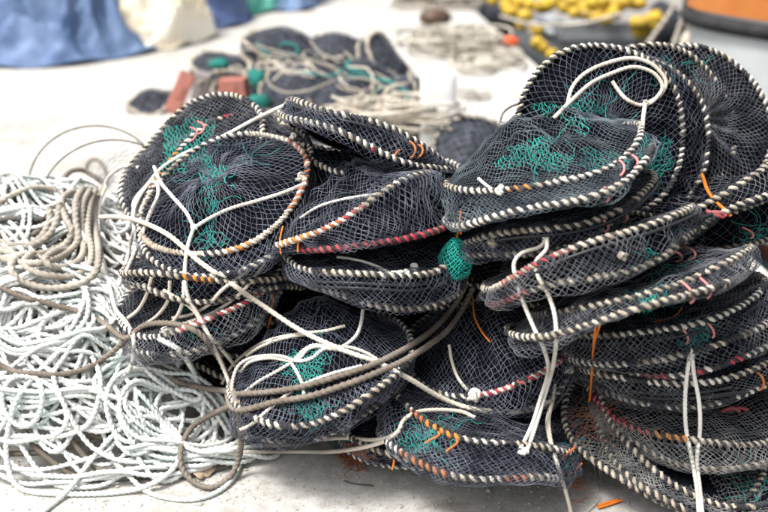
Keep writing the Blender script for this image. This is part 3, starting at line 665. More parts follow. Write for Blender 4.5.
pixrope('white braided rope looped over the low front trap', [
    [(236, 408), (232, 390), (236, 370), (246, 360), (262, 356), (280, 356), (298, 361), (312, 358), (322, 350), (334, 347), (352, 348), (368, 354), (380, 362), (386, 372)],
    [(240, 372), (250, 362), (270, 358), (290, 361), (300, 358), (308, 349), (320, 346), (338, 350)],
    [(243, 394), (258, 382), (276, 372), (292, 362), (304, 350), (316, 345), (330, 349), (344, 346), (356, 336), (361, 324), (363, 310)],
    [(292, 364), (298, 374), (303, 386), (304, 396)]], .0052, 'laid', 'rope_white', sm=7, lift=.005, mn=9)
pixrope('pale rope slanting up behind the white braid to the left', [[(222, 384), (232, 366), (250, 350), (270, 340), (298, 334), (325, 331), (345, 326)], [(246, 356), (262, 346), (285, 338), (310, 334)]], .0052, 'laid', 'rope_cream', sm=7, lift=.004, mn=9)
pixrope('white rope end passing under the grey double rope', [[(240, 430), (252, 424), (268, 410), (288, 394), (305, 384), (325, 376), (345, 370), (362, 366)]], .005, 'laid', 'rope_white', sm=7, lift=.004, mn=9)
pixrope('cream line drooping along the bottom front of the heap', [
    [(214, 440), (232, 447), (252, 447), (285, 445), (312, 440), (345, 438), (375, 440), (396, 434), (404, 420), (418, 412), (440, 410), (462, 412), (475, 418)],
    [(218, 452), (258, 452), (300, 452), (330, 452), (360, 448), (385, 441), (400, 430)]], .0052, 'braid', 'rope_cream', sm=6, lift=.006, mn=8)
# ---- hanging cords of the right stack
pixrope('doubled white cord hanging down the left of the right stack', [
    [(546, 239), (540, 247), (522, 253), (514, 264), (517, 282), (524, 304), (535, 330), (545, 352), (548, 372), (540, 400), (532, 425), (520, 450)],
    [(547, 240), (546, 250), (536, 262), (538, 276), (548, 294), (555, 316), (556, 340), (553, 366), (545, 395), (536, 425), (526, 452), (518, 452)]], .0048, 'braid', 'rope_white', sm=9, lift=.006, mn=12)
pixrope('frayed cream cord hanging to the concrete beside the right stack', [
    [(555, 384), (553, 400), (549, 420), (552, 445), (561, 475), (568, 500), (571, 516)],
    [(553, 398), (547, 424), (554, 455), (565, 490), (572, 516)]], .0042, 'braid', 'rope_cream', sm=9, lift=.004, mn=12)
pixrope('white cord hanging doubled in front of the right stack', [
    [(699, 520), (697, 490), (692, 460), (686, 428), (685, 400), (687, 375), (691, 351), (694, 375), (699, 402), (700, 430), (697, 460), (700, 490), (703, 520)]], .0048, 'braid', 'rope_white', sm=9, lift=.006, mn=12)
pixrope('cream rope looped and tied over the upright trap', [
    [(567, 106), (572, 88), (584, 74), (604, 64), (630, 58), (650, 63), (662, 74), (666, 84), (660, 95), (648, 103)],
    [(554, 118), (570, 102), (590, 84), (610, 74), (632, 67), (650, 71), (660, 80), (662, 90), (652, 102), (644, 105)],
    [(612, 81), (618, 90), (626, 99), (638, 105), (646, 104)],
    [(645, 105), (643, 120), (642, 137)]], .0052, 'braid', 'rope_cream', sm=7, lift=.005, mn=10)

# ---- knots, ties and twine belonging to single traps
def knot(key, px, py, s, m='cord_clean', seed=0, n=22):
    o = TRAPS[key][0]; d, t = cast(px, py); c = C0 + d * (t - s * .75); rg = np.random.default_rng(seed)
    a = np.linspace(0, 2 * np.pi, n * 3)
    P = np.stack([np.sin(a) + 2 * np.sin(2 * a), np.cos(a) - 2 * np.cos(2 * a), -1.4 * np.sin(3 * a)], -1) / 3.2
    q = nrm(rg.normal(size=4)); w_, x, y, z = q
    M = np.array([[1 - 2 * (y * y + z * z), 2 * (x * y - z * w_), 2 * (x * z + y * w_)], [2 * (x * y + z * w_), 1 - 2 * (x * x + z * z), 2 * (y * z - x * w_)], [2 * (x * z - y * w_), 2 * (y * z + x * w_), 1 - 2 * (x * x + y * y)]])
    P2 = np.roll(P, 5, 0) * [.8, .8, 1.1]
    parts = [tube_arrays(c + (P @ M.T) * s, s * .30, 6, closed=True), tube_arrays(c + (P2 @ M) * s * .85, s * .30, 6, closed=True)]
    link_mesh('knot', *merge(parts), m, o)
for k, x, y, s, m in [('R2', 500, 191, .013, 'cord_white'), ('R2', 562, 180, .010, 'cord_beige'), ('R3', 493, 242, .013, 'cord_beige'), ('L4', 405, 274, .014, 'cord_clean'), ('L4', 396, 275, .012, 'cord_clean'), ('L4', 414, 268, .011, 'cord_clean'),
    ('L6', 474, 396, .017, 'cord_white'), ('L1', 300, 146, .012, 'cord_white'), ('L1', 293, 137, .010, 'cord_white'), ('L1', 301, 178, .013, 'cord_white'), ('L1', 194, 228, .009, 'cord_clean'), ('R1', 645, 104, .010, 'cord_beige'),
    ('R4', 623, 256, .010, 'cord_beige'), ('R5', 568, 370, .012, 'cord_white'), ('R5', 692, 353, .009, 'cord_clean'), ('L2', 283, 126, .011, 'cord_beige'), ('R3', 546, 238, .008, 'cord_clean'), ('R1', 704, 166, .010, 'cord_beige'), ('L7', 524, 452, .010, 'cord_clean')]:
    knot(k, x, y, s, m, int(x))
def cords(key, paths, r, m, name, **kw): pixrope(None, paths, r, 'plain', m, name, parent=TRAPS[key][0], **kw)
cords('R2', [[(478, 178), (486, 185), (494, 190)]], .004, 'cord_clean', 'cord_end', lift=.004)
cords('L4', [[(337, 257), (352, 259), (368, 263), (382, 269), (394, 275)]], .0042, 'cord_clean', 'cord_end', lift=.006)
cords('L6', [[(449, 345), (452, 362), (458, 378), (468, 391)]], .0042, 'rope_cream', 'cord_end', lift=.004)
cords('L3', [[(300, 218), (320, 206), (345, 199), (372, 195), (385, 193)]], .0042, 'cord_clean', 'cord_end', lift=.004)
# pink hooks clipping the rims together
for key, x0, y0, x1, y1, b, m in [('R2', 619, 160, 620, 176, 5, 'tie_pink'), ('R2', 632, 155, 634, 168, 5, 'tie_pink'), ('R2', 604, 187, 606, 202, 4, 'tie_pink'), ('R3', 601, 219, 605, 232, 5, 'tie_pink'), ('R3', 620, 211, 624, 222, 5, 'tie_pink'),
    ('R6', 668, 249, 676, 262, 9, 'tie_pink'), ('R6', 682, 246, 688, 260, 10, 'tie_pink'), ('R6', 683, 283, 690, 303, 6, 'tie_pink'), ('R6', 700, 278, 707, 298, 6, 'tie_pink'), ('R5', 680, 326, 686, 344, 4, 'tie_pink'), ('R5', 705, 320, 712, 338, 4, 'tie_pink'),
    ('R8', 742, 227, 750, 238, 6, 'tie_pink'), ('L0', 190, 127, 188, 142, 8, 'tie_pink'), ('L0', 197, 121, 198, 134, 7, 'tie_pink'), ('L2', 400, 150, 398, 160, -4, 'tie_orange'), ('L2', 409, 141, 410, 158, 6, 'tie_orange'), ('L2', 417, 144, 417, 158, 6, 'tie_orange'),
    ('R12', 575, 447, 564, 460, -3, 'tie_orange'), ('R12', 582, 463, 576, 475, -3, 'tie_orange'), ('L7', 438, 432, 425, 444, 3, 'tie_orange'), ('L7', 456, 440, 446, 452, 3, 'tie_orange'), ('R10', 757, 372, 760, 390, 5, 'tie_orange')]:
    cords(key, [[(x0, y0), (x0 + b * .8, y0 + (y1 - y0) * .2), ((x0 + x1) / 2 + b, (y0 + y1) / 2), (x1 + b * .6, y1 - (y1 - y0) * .15), (x1, y1)]], .0031, m, 'hook', sm=2, lift=.005, mn=5)
# orange twine
for key, p in [('F4', [(472, 278), (473, 300), (475, 318), (482, 332), (490, 342)]), ('L3', [(283, 226), (280, 240), (281, 254)]), ('L3', [(298, 240), (298, 252)]), ('R2', [(461, 210), (460, 222), (461, 234)]), ('R5', [(596, 322), (593, 350), (591, 380), (589, 402)]), ('R5', [(600, 324), (594, 345), (592, 372), (590, 400)]),
    ('R6', [(652, 322), (665, 320), (676, 315), (682, 308)]), ('R1', [(702, 174), (706, 188), (714, 200), (726, 210), (731, 216)]), ('R1', [(703, 176), (709, 192), (719, 205), (729, 213)]), ('L9', [(272, 294), (272, 312), (268, 328)]), ('L10', [(196, 306), (202, 316)]), ('L8', [(393, 452), (394, 462), (392, 470)]), ('R12', [(598, 506), (606, 503), (618, 500)]), ('R12', [(598, 508), (608, 505), (622, 500)])]:
    cords(key, [p], .0024 if key not in ('R1', 'R12') else .0034, 'twine_orange', 'twine', sm=3, lift=.006, mn=6)
# teal mending twine: loose scribbles over the net
def scribble(key, x0, y0, x1, y1, n, m='twine_teal', r=.0011, seed=0, wob=.5, name='mending_twine', lift=.003, ln=7):
    rg = np.random.default_rng(seed + int(x0)); ps = []
    for k in range(n):
        p = np.array([(x0 + x1) / 2 + rg.normal() * (x1 - x0) * .27, (y0 + y1) / 2 + rg.normal() * (y1 - y0) * .27]); a = rg.uniform(0, 6.28); L = [p]
        for q in range(ln):
            a += rg.normal(0, wob * 2); p = p + np.array([math.cos(a), math.sin(a)]) * rg.uniform(3, 7) * [1, .9]
            L.append(p)
        ps.append(np.array(L))
    pixrope(None, ps, r, 'plain', m, name, parent=TRAPS[key][0], sm=1.5, lift=lift, mn=1, bvh=BODY)
def patch(key, cx, cy, rx, ry, ang=.6, m='net_teal', cell=4.2, r=.0009, seed=0):
    cell *= .68
    """torn piece of coloured net laced onto the trap"""
    rg = np.random.default_rng(seed + int(cx)); ps = []; ph = rg.uniform(0, 6.28, 4); L = int(max(rx, ry) * 1.3 / cell) + 1
    for fam in (1, -1):
        for k in range(-L, L + 1):
            run = []
            for q in np.arange(-L, L + .1, .5):
                a = (k + .28 * math.sin(q * 2.1 + k)) * cell * 1.5; b = q * cell * 1.5; x = (a + fam * b * .0) ; th = ang * fam
                X = x * math.cos(th) - b * math.sin(th) + rg.normal(0, .5); Y = x * math.sin(th) + b * math.cos(th) + rg.normal(0, .5); an = math.atan2(Y / ry, X / rx)
                lim = 1 + .22 * math.sin(3 * an + ph[0]) + .16 * math.sin(5 * an + ph[1]) + rg.normal(0, .06)
                if math.hypot(X / rx, Y / ry) < lim: run.append((cx + X, cy + Y))
                else:
                    if len(run) > 2: ps.append(np.array(run))
                    run = []
            if len(run) > 2: ps.append(np.array(run))
    pixrope(None, ps, r, 'plain', m, 'mending_net', parent=TRAPS[key][0], sm=1.5, lift=.002, mn=1, bvh=BODY)
patch('L1', 209, 174, 13, 18); patch('L1', 211, 215, 6, 34, .3); patch('R2', 535, 156, 36, 16); patch('R2', 600, 160, 24, 12, m='twine_teal'); patch('R1', 572, 112, 36, 12); patch('L5', 304, 370, 22, 20, cell=3.4); patch('L0', 192, 140, 22, 26, .5, cell=3.6); patch('L0', 172, 162, 12, 16, cell=3.6); patch('R1', 655, 160, 18, 26, m='twine_teal'); patch('L5', 312, 412, 14, 16); patch('R6', 646, 303, 12, 15, cell=3.6); patch('R5', 692, 335, 15, 13, cell=3.6); patch('L7', 420, 440, 20, 10)
scribble('L1', 198, 160, 220, 190, 6); scribble('L1', 204, 190, 214, 250, 6, wob=.2); scribble('L1', 250, 148, 268, 168, 3, wob=.15); scribble('L1', 200, 235, 220, 252, 8)
scribble('R2', 500, 140, 570, 172, 8, 'net_teal', .0009); scribble('R2', 470, 150, 640, 190, 6, 'twine_teal', .0008)
scribble('R1', 540, 105, 612, 128, 4, 'net_teal', .0009); scribble('R1', 600, 70, 655, 120, 5, wob=.12, ln=10); scribble('R1', 660, 62, 685, 70, 12); scribble('R1', 640, 140, 672, 185, 4, 'twine_teal', .0008)
scribble('L5', 282, 352, 325, 392, 8, 'net_teal', .0009); scribble('L5', 302, 398, 324, 428, 10, wob=.3); scribble('L0', 166, 116, 218, 180, 8, 'net_teal', .0009); 
scribble('L7', 395, 432, 440, 458, 18); scribble('L7', 415, 415, 450, 440, 14); scribble('R6', 634, 286, 660, 320, 14); scribble('R6', 650, 255, 686, 272, 10); scribble('R5', 680, 322, 706, 346, 18)
scribble('R2', 642, 165, 655, 182, 14); scribble('R3', 606, 212, 630, 228, 16); scribble('R8', 742, 225, 765, 240, 20); scribble('R12', 735, 468, 768, 508, 20, wob=.2); scribble('R12', 566, 452, 580, 462, 8); scribble('L8', 330, 430, 350, 446, 6); scribble('L10', 172, 315, 205, 345, 16)
scribble('R12', 588, 405, 606, 430, 60, 'cord_rust', .0009, wob=.2, name='frayed_fibre'); scribble('L8', 346, 450, 366, 460, 120, 'cord_rust', .0010, name='frayed_fibre', lift=.003, ln=4)
scribble('R12', 596, 425, 604, 500, 10, 'cord_beige', .001, wob=.1, name='frayed_fibre', ln=9); scribble('R12', 577, 478, 592, 490, 6, 'twine_orange', .0009)
cords('R10', [[(628, 391), (660, 394), (695, 393), (732, 387)], [(640, 397), (670, 399), (700, 397), (735, 392)], [(690, 399), (720, 396), (745, 391)]], .0042, 'hose_black', 'hose', lift=.006, mn=8)
cords('R8', [[(690, 222), (702, 218), (712, 214)]], .005, 'hose_black', 'hose', lift=.004)
cords('R8', [[(706, 211), (714, 214), (724, 217)], [(708, 214), (716, 212), (726, 216)]], .006, 'cord_red', 'tie', lift=.006)
cords('R10', [[(722, 409), (730, 411), (738, 408), (748, 410)], [(721, 412), (732, 408), (740, 412)]], .005, 'cord_red', 'tie', lift=.006)

# ---- teal net bag hanging between the two heaps
d, t = cast(456, 257); cb = C0 + d * (t - .03); bag = thing('net_bag', tuple(cb - [0, 0, .05]), 'small bright teal net bag hung between heap and right stack', 'net bag')
ps = []; rg = np.random.default_rng(5)
vv = np.linspace(-1.45, 1.45, 26); jt = rg.normal(0, .06, (22, 26))
for fam in (1, -1):
    for k in range(20):
        th = (k + fam * np.arange(26) / 2) / 20 * 2 * np.pi + .12 * np.sin(vv * 3 + k); q = np.stack([np.cos(vv) * np.cos(th) * .040, np.cos(vv) * np.sin(th) * .034, np.sin(vv) * .052 - .006], -1); q = q * (1 + .05 * np.sin(5 * th + vv * 4))[:, None] + rg.normal(0, .0012, q.shape); q[:, 0] *= 1 - 5 * np.maximum(q[:, 2], 0)
        ps.append(tube_arrays(cb + q, .0011, 4))
link_mesh('net', *merge(ps), 'net_teal', bag)
ub = np.linspace(0, 2 * np.pi, 20, endpoint=False); vb = np.linspace(-1.5, 1.5, 10)
Vc = np.stack([np.cos(vb)[:, None] * np.cos(ub) * .034, np.cos(vb)[:, None] * np.sin(ub) * .029, np.sin(vb)[:, None] * np.ones(20) * .047], -1) * (1 + .05 * rg.normal(size=(10, 20, 1))) + [0, 0, -.006]
i = np.arange(9)[:, None]; j = np.arange(20)[None]
mat('bag_fill', (.006, .13, .11), (.004, .05, .045), 60, .8)
link_mesh('filling', (Vc + cb).reshape(-1, 3), np.stack([i * 20 + j, i * 20 + (j + 1) % 20, (i + 1) * 20 + (j + 1) % 20, (i + 1) * 20 + j], -1).reshape(-1, 4), 'bag_fill', bag)
rope('tie', cb + np.array([[0, 0, .045], [.003, -.01, .07], [.004, -.02, .10]]), .002, 'plain', bag, 'twine_orange')

# ---- bare wire hoops with clear net at the left
t = Trap(['W1', 'W2'], H=.0, bulge=.0, fold=.012, seed=60)
o = thing('wire_hoop_trap', (-.9, 3.15, .2), 'stripped trap of thin bare wire hoops with see-through grey net', 'fish trap')
for i in range(2):
    P = t.hoop(i, U_)[0]; link_mesh('wire_hoop', *tube_arrays(P, .0028, 6, closed=True), 'wire', o)
link_mesh('torn_net', *t.net(.022, .0008, jit=.4, arc=(285, 110), seed=4), 'net_grey', o)
# ---- thin hoop wire left of the upright trap
P = spline([at(*q) for q in [(500, 122, 2.74), (503, 113, 2.75), (512, 106, 2.76), (524, 103, 2.77), (540, 104, 2.78)]], .01)
tag(link_mesh('cane_hoop', *tube_arrays(P, .003, 6), 'wire'), 'thin bent cane hoop end behind the domed trap', 'hoop')

# ================================================================== BACKGROUND
# ---- second heap of traps on the quay
mat('net_far', (.012, .014, .020), (.040, .044, .056), 14, .8, .8, 90)
FAR = []
def far_trap(px, py, y, n, Rr, H, label, lash='cord_beige', th=.06, seed=0, ropes=1):
    H = H + .035; th = th + .015; c = at(px, py, y); n = np.array(n, float); n = n / np.linalg.norm(n)
    t = Trap([(*c, *n, Rr), (*(c - n * th), *n, Rr)], H=H, bulge=.02, fold=.006, seed=seed, tail=.5)
    o = thing('net_trap', tuple(c - [0, 0, th]), label, 'fish trap', 'net traps in the second heap')
    V, Q = t.core(64, .012); link_mesh('dark_net_core', V, Q, 'net_far', o); FAR.append((V, Q))
    link_mesh('outer_net', *t.net(.055, .0018, .0, seed=3), 'net_slate', o)
    for i in range(2):
        P = t.hoop(i, U_[::3])[0]; h = link_mesh('hoop', *tube_arrays(P, .009, 6, closed=True), 'cord_beige', o)
        link_mesh('lashing', *helix(P, .008, .009, .045, 0, 4, 5), lash, h)
    return o
F = far_trap
F(152, 101, 5.95, (-.1, -.25, 1), .14, .03, 'small folded trap at the left end of the second heap', seed=70)
F(228, 68, 6.3, (.2, -.2, 1), .22, .03, 'trap at the back left of the second heap behind the red blocks', seed=71)
F(292, 68, 5.95, (.22, -.35, 1), .24, .05, 'trap with beige rim in the left middle of the second heap', seed=72)
F(286, 47, 6.1, (.25, -.15, 1), .25, .07, 'upper left trap crowning the second heap', seed=73)
F(338, 48, 6.1, (.05, -.2, 1), .17, .05, 'small rounded trap at the top of the second heap', 'cord_dark', seed=74)
F(300, 88, 5.6, (-.12, -.55, 1), .22, .06, 'front left trap of the second heap with pale curled rope', seed=75)
F(364, 80, 5.72, (.2, -.3, 1), .21, .07, 'dark trap in the centre of the second heap', 'cord_dark', seed=76)
F(392, 66, 6.0, (.8, -.25, .6), .21, .02, 'trap tipped on edge at the right back of the second heap', 'cord_beige', seed=77)
F(408, 96, 5.55, (.2, -.3, 1), .19, .07, 'rounded trap with beige rim at the right of the second heap', seed=78)
F(420, 116, 5.35, (.6, -.35, .8), .21, .03, 'trap sliding off the right end of the second heap', seed=79)
F(326, 122, 5.45, (.0, -.25, 1), .25, .03, 'low trap at the foot of the second heap', seed=80)
F(378, 108, 5.7, (.1, -.2, 1), .25, .04, 'low dark trap under the rounded trap, second heap', seed=81)
F(272, 104, 5.9, (.0, -.25, 1), .25, .03, 'low trap beside the red blocks at the second heap', seed=82)
F(318, 72, 6.0, (.1, -.2, 1), .2, .04, 'trap squeezed in the middle of the second heap', seed=84)
F(250, 88, 6.05, (-.2, -.3, 1), .2, .04, 'trap between red block and the heap, second heap', seed=85)
F(345, 98, 5.55, (.2, -.35, 1), .2, .06, 'dark trap just above the cream rope tangle', 'cord_dark', seed=86)
F(325, 60, 6.05, (-.3, -.2, 1), .2, .05, 'trap tilted left near the top of the second heap', 'cord_dark', seed=87)
F(372, 62, 6.05, (.4, -.3, 1), .19, .05, 'trap leaning right near the top of the second heap', seed=88)
F(476, 150, 4.9, (.1, -.6, .8), .20, .03, 'grey trap half hidden behind the domed trap', 'cord_dark', seed=83)
# ---- pale ropes lying over it
def free_rope(label, paths, r, m, name='rope', cat='rope', style='laid'):
    ps = []
    for p in paths:
        P = spline(p, r * 1.6); ps.append(tube_arrays(P, r, 6, np.arange(len(P)) * 1.2, (3, .40)))
    return tag(link_mesh(name, *merge(ps), m), label, cat)
def pxp(L): return [at(*q) for q in L]
rg = np.random.default_rng(12); paths = []
for k in range(30):
    c = at(rg.uniform(335, 440), rg.uniform(108, 128), 5.12); a = rg.uniform(0, 6.28); rr = rg.uniform(.06, .17); L = []
    for q in range(10): a += .62; L.append(c + [rr * math.cos(a) * 1.3, rr * math.sin(a) * .8, .015 * math.sin(a * 2 + k) + .01 * k / 4])
    paths.append(L)
free_rope('tangle of cream rope spilling in front of the second heap', paths, .009, 'rope_cream', 'rope_tangle')
for lb, L in [('pale rope slanting over the upper left trap of the second heap', [(255, 45, 5.85), (280, 52, 5.8), (305, 58, 5.75), (330, 66, 5.7), (352, 78, 5.6)]), ('pale rope curled round the front left trap of the second heap', [(268, 62, 5.7), (268, 82, 5.5), (285, 92, 5.4), (310, 90, 5.38), (335, 80, 5.5)]),
    ('pale rope stretched along the right slope of the second heap', [(345, 52, 5.9), (362, 66, 5.7), (385, 78, 5.6), (398, 88, 5.5)]), ('short pale rope across the centre of the second heap', [(338, 80, 5.6), (360, 78, 5.5), (375, 82, 5.45), (392, 92, 5.4)]), ('pale rope dropping from the top of the second heap', [(310, 40, 5.95), (320, 52, 5.8), (340, 62, 5.75)]), ('pale rope trailing towards the white canister', [(425, 108, 5.25), (438, 122, 5.05), (452, 130, 4.95)])]:
    free_rope(lb, [pxp(L)], .0075, 'rope_tan')
free_rope('coil of beige rope round the red blocks', [pxp([(205, 78, 6.05), (218, 70, 6.1), (238, 68, 6.1), (250, 78, 6.05), (246, 92, 5.95), (228, 98, 5.9), (212, 90, 5.95), (206, 78, 6.0)]), pxp([(198, 84, 5.9), (215, 72, 5.95), (240, 72, 5.95), (252, 84, 5.9)]), pxp([(240, 66, 6.1), (222, 74, 6.0), (212, 90, 5.9), (222, 100, 5.85), (248, 97, 5.85)])], .014, 'rope_tan', 'rope_coil', 'rope coil')
FARB = BVHTree.FromPolygons([tuple(v) for v in merge(FAR)[0].tolist()], [tuple(q) for q in merge(FAR)[1].tolist()])
rg = np.random.default_rng(44); paths = []
for k in range(26):
    p = np.array([rg.uniform(262, 425), 0.]); p[1] = rg.uniform(48, 70) + (p[0] - 262) * .26; a = rg.uniform(0, 6.28); L = [p]
    for q in range(6): a += rg.normal(0, .6); p = p + np.array([math.cos(a) * 9, math.sin(a) * 4.5]); L.append(p)
    L = [q for q in L if FARB.ray_cast(ORI, Vector(ray(*q)).normalized())[0]]
    if len(L) > 3: paths.append(L)
for k, m in enumerate(('rope_tan', 'rope_cream', 'twine_teal')):
    ps = [tube_arrays(resample(on(p, .006, sm=4, lift=.006, mn=3, bvh=FARB), .02), .006, 5) for p in paths[k::3]]
    o = link_mesh('line_scraps', *merge(ps), m); o['kind'] = 'stuff'; o['label'] = ('tan', 'cream', 'teal')[k] + ' scraps of line strewn over the second heap'; o['category'] = 'line scraps'
# ---- red blocks
mat('block_red', (.36, .13, .095), (.28, .12, .10), 25, .6, .3, 80); mat('block_grey', (.30, .26, .26), (.22, .2, .2), 20, .7)
def rot(ax, a):
    c, s_ = math.cos(a), math.sin(a)
    return np.array({'x': [[1, 0, 0], [0, c, -s_], [0, s_, c]], 'y': [[c, 0, s_], [0, 1, 0], [-s_, 0, c]], 'z': [[c, -s_, 0], [s_, c, 0], [0, 0, 1]]}[ax])
def block(px, py, y, s, M, m, label):
    c = at(px, py, y); V, Q = box_arrays((0, 0, 0), s); o = link_mesh('weight_block', V @ M.T, Q, m, smooth=False); o.location = c
    b = o.modifiers.new('bevel', 'BEVEL'); b.width = .008; b.segments = 2
    V, Q = box_arrays((0, -s[1] / 2 - .002, 0), (s[0] * .3, .012, s[2] * .3)); h = link_mesh('lug', V @ M.T, Q, m, smooth=False); h.parent = o
    tag(o, label, 'block', 'weights beside the second heap')
block(180, 93, 5.75, (.085, .07, .24), rot('y', R(24)) @ rot('x', R(-25)), 'block_red', 'red block leaning on edge beside the second heap')
block(201, 86, 5.95, (.09, .07, .16), rot('y', R(14)), 'block_grey', 'grey block just right of the leaning red block')
block(234, 88, 5.72, (.15, .09, .11), rot('z', R(-8)) @ rot('y', R(-4)), 'block_red', 'squat red block wrapped by beige rope')
# ---- teal net floats of the second heap
def blob(name, c, s, m, label, cat, group=None, seed=0, n=16, amp=.12, parent=None):
    f = sines(seed, 6, (2, 5)); u = np.linspace(0, 2 * np.pi, n * 2, endpoint=False); v = np.linspace(-np.pi / 2 + .02, np.pi / 2 - .02, n)
    D = np.stack([np.cos(v)[:, None] * np.cos(u), np.cos(v)[:, None] * np.sin(u), np.sin(v)[:, None] * np.ones(len(u))], -1)
    V = D * (1 + amp * f(D)[..., None]) * np.array(s) + np.array(c); i = np.arange(n - 1)[:, None]; j = np.arange(2 * n)[None]; k = 2 * n
    o = link_mesh(name, V.reshape(-1, 3), np.stack([i * k + j, i * k + (j + 1) % k, (i + 1) * k + (j + 1) % k, (i + 1) * k + j], -1).reshape(-1, 4), m, parent)
    if label: tag(o, label, cat, group)
    return o
mat('teal_dull', (.01, .18, .15), (.015, .10, .09), 40, .8, .8, 60)
blob('net_bundle', at(257, 79, 5.7), (.05, .05, .06), 'teal_dull', 'round teal net bundle between red block and trap', 'net bundle', seed=1)
blob('net_bundle', at(259, 101, 5.5), (.06, .05, .04), 'teal_dull', 'lower flat teal net bundle beside the front left trap', 'net bundle', seed=2)
blob('net_bundle', at(218, 64, 6.0), (.06, .05, .035), 'teal_dull', 'teal net bundle on the trap behind the red blocks', 'net bundle', seed=3)

# ---- white plastic canister
mat('plastic_white', (.82, .82, .81), (.76, .76, .75), 6, .35)
def canister():
    p = gnd(437, 150); o = thing('canister', tuple(p), 'plain white plastic canister standing right of the second heap', 'canister')
    w_, d_, h_ = .088, .075, .40; n = 32; a = np.arange(n) * 2 * np.pi / n
    sx = np.sign(np.cos(a)) * np.abs(np.cos(a)) ** .45; sy = np.sign(np.sin(a)) * np.abs(np.sin(a)) ** .45
    prof = [(.0, 0), (.9, 0), (.97, .008), (1, .03), (1, .13), (.975, .14), (1, .15), (1, .26), (.975, .27), (1, .28), (1, h_ - .03), (.97, h_ - .01), (.88, h_), (0, h_)]
    V = np.array([[p[0] + sx[k] * w_ * s, p[1] + sy[k] * d_ * s, p[2] + z] for s, z in prof for k in range(n)]); i = np.arange(len(prof) - 1)[:, None]; j = np.arange(n)[None]
    link_mesh('body', V, np.stack([i * n + j, i * n + (j + 1) % n, (i + 1) * n + (j + 1) % n, (i + 1) * n + j], -1).reshape(-1, 4), 'plastic_white', o)
    P = np.array([p + [x, 0, h_ + z] for x, z in [(-.04, -.01), (-.038, .018), (-.02, .026), (.02, .026), (.038, .018), (.04, -.01)]]); 
    link_mesh('handle', *tube_arrays(spline(P, .01), .009, 8), 'plastic_white', o)
canister()

# ---- tarpaulin-covered heaps
mat('tarp_blue', (.045, .085, .19), (.17, .245, .39), 5, .65, .9, 14, lo=.3, hi=.7); mat('tarp_navy', (.03, .05, .13), (.09, .13, .26), 5, .6, .3, 18)
mat('tarp_cream', (.68, .58, .40), (.74, .70, .60), 4, .7, .3, 18); mat('tarp_green', (.03, .24, .18), (.14, .42, .34), 5, .6, .3, 18); mat('tarp_mint', (.34, .58, .52), (.50, .66, .62), 4, .6, .3, 18)
def tarp(c, rx, ry, h, m, label, seed, rotz=0, cone=1.4, peak=(0, 0), fold=1.0):
    n, k = 150, 50; u = np.linspace(0, 2 * np.pi, n, endpoint=False); v = np.linspace(0, 1, k); U, Vv = np.meshgrid(u, v, indexing='ij')
    rg = np.random.default_rng(seed); rim = 1 + .11 * sum(np.sin(q * U + rg.uniform(0, 6)) / q for q in (2, 3, 5, 7))
    rr = Vv * rim; hh = h * (1 - Vv ** cone) ** 1.0
    x = rx * rr * np.cos(U) + peak[0] * (1 - Vv); y = ry * rr * np.sin(U) + peak[1] * (1 - Vv)
    f = sum((1 - np.abs(np.sin(q * U / 2 + rg.uniform(0, 6) + 2.6 * np.sin(2.8 * Vv + rg.uniform(0, 6)) + .8 * np.sin(3 * U)))) ** 3 for q in (5, 8, 13)) * .05 * Vv ** .6 * (1 - Vv ** 5) * fold
    d = np.zeros_like(x); e = np.zeros_like(x)
    for a_ in range(n):
        for b_ in range(k):
            q = Vector((x[a_, b_] + seed, y[a_, b_], hh[a_, b_])); wq = q * 1.3 + noise.noise_vector(q * 1.7) * .55
            d[a_, b_] = noise.noise(wq * 1.1) * .9 + (1 - abs(noise.noise(wq * 2.4))) ** 6 * 1.3 + (1 - abs(noise.noise(wq * 5.3))) ** 7 * .6 - .8; e[a_, b_] = noise.noise(q * 2.2 + Vector((9, 0, 0)))
    d = d * .19 * np.minimum(1, (1 - Vv) * 4) ** .7; x = x + e * .10 * np.cos(U); y = y + e * .10 * np.sin(U)
    z = np.maximum(hh + f + d, .0) + .004 + .014 * (1 + np.sin(9 * U + seed)) * (Vv > .96)
    c_, s_ = math.cos(rotz), math.sin(rotz); X = np.stack([c[0] + c_ * x - s_ * y, c[1] + s_ * x + c_ * y, z], -1)
    i = np.arange(n)[:, None]; j = np.arange(k - 1)[None]; i2 = (i + 1) % n
    o = thing('tarp_heap', (c[0], c[1], 0), label, 'tarpaulin', 'tarpaulin-covered heaps on the quay')
    link_mesh('tarpaulin', X.reshape(-1, 3), np.stack([i * k + j, i2 * k + j, i2 * k + j + 1, i * k + j + 1], -1).reshape(-1, 4), m, o)
    P = X[:, -1] + [0, 0, .006]; link_mesh('hem', *tube_arrays(P, .012, 6, closed=True), m, o)
    return o
tarp((-2.42, 7.85), .84, .80, .72, 'tarp_blue', 'large faded blue tarpaulin heap at the far left', 201, .1, cone=1.25, fold=1.6)
tarp((-1.74, 8.15), .40, .55, .85, 'tarp_cream', 'cream tarpaulin heap just right of the large blue one', 203, 0)
tarp((-1.52, 9.1), .42, .60, .70, 'tarp_navy', 'dark blue tarpaulin heap right of the cream one', 204, 0, cone=1.2)
tarp((-1.30, 9.9), .56, .80, .75, 'tarp_green', 'green tarpaulin heap behind the dark blue one', 205, 0, cone=2)
tarp((-.86, 10.1), .34, .75, .62, 'tarp_blue', 'small light blue tarpaulin heap at the right end of the row', 206, 0, cone=2)
tarp((-1.92, 7.95), .36, .42, .50, 'tarp_mint', 'pale mint tarpaulin corner between the blue and cream heaps', 207, 0)

mat('rope_far', (.62, .58, .50), (.30, .27, .22), 2.5, .9)
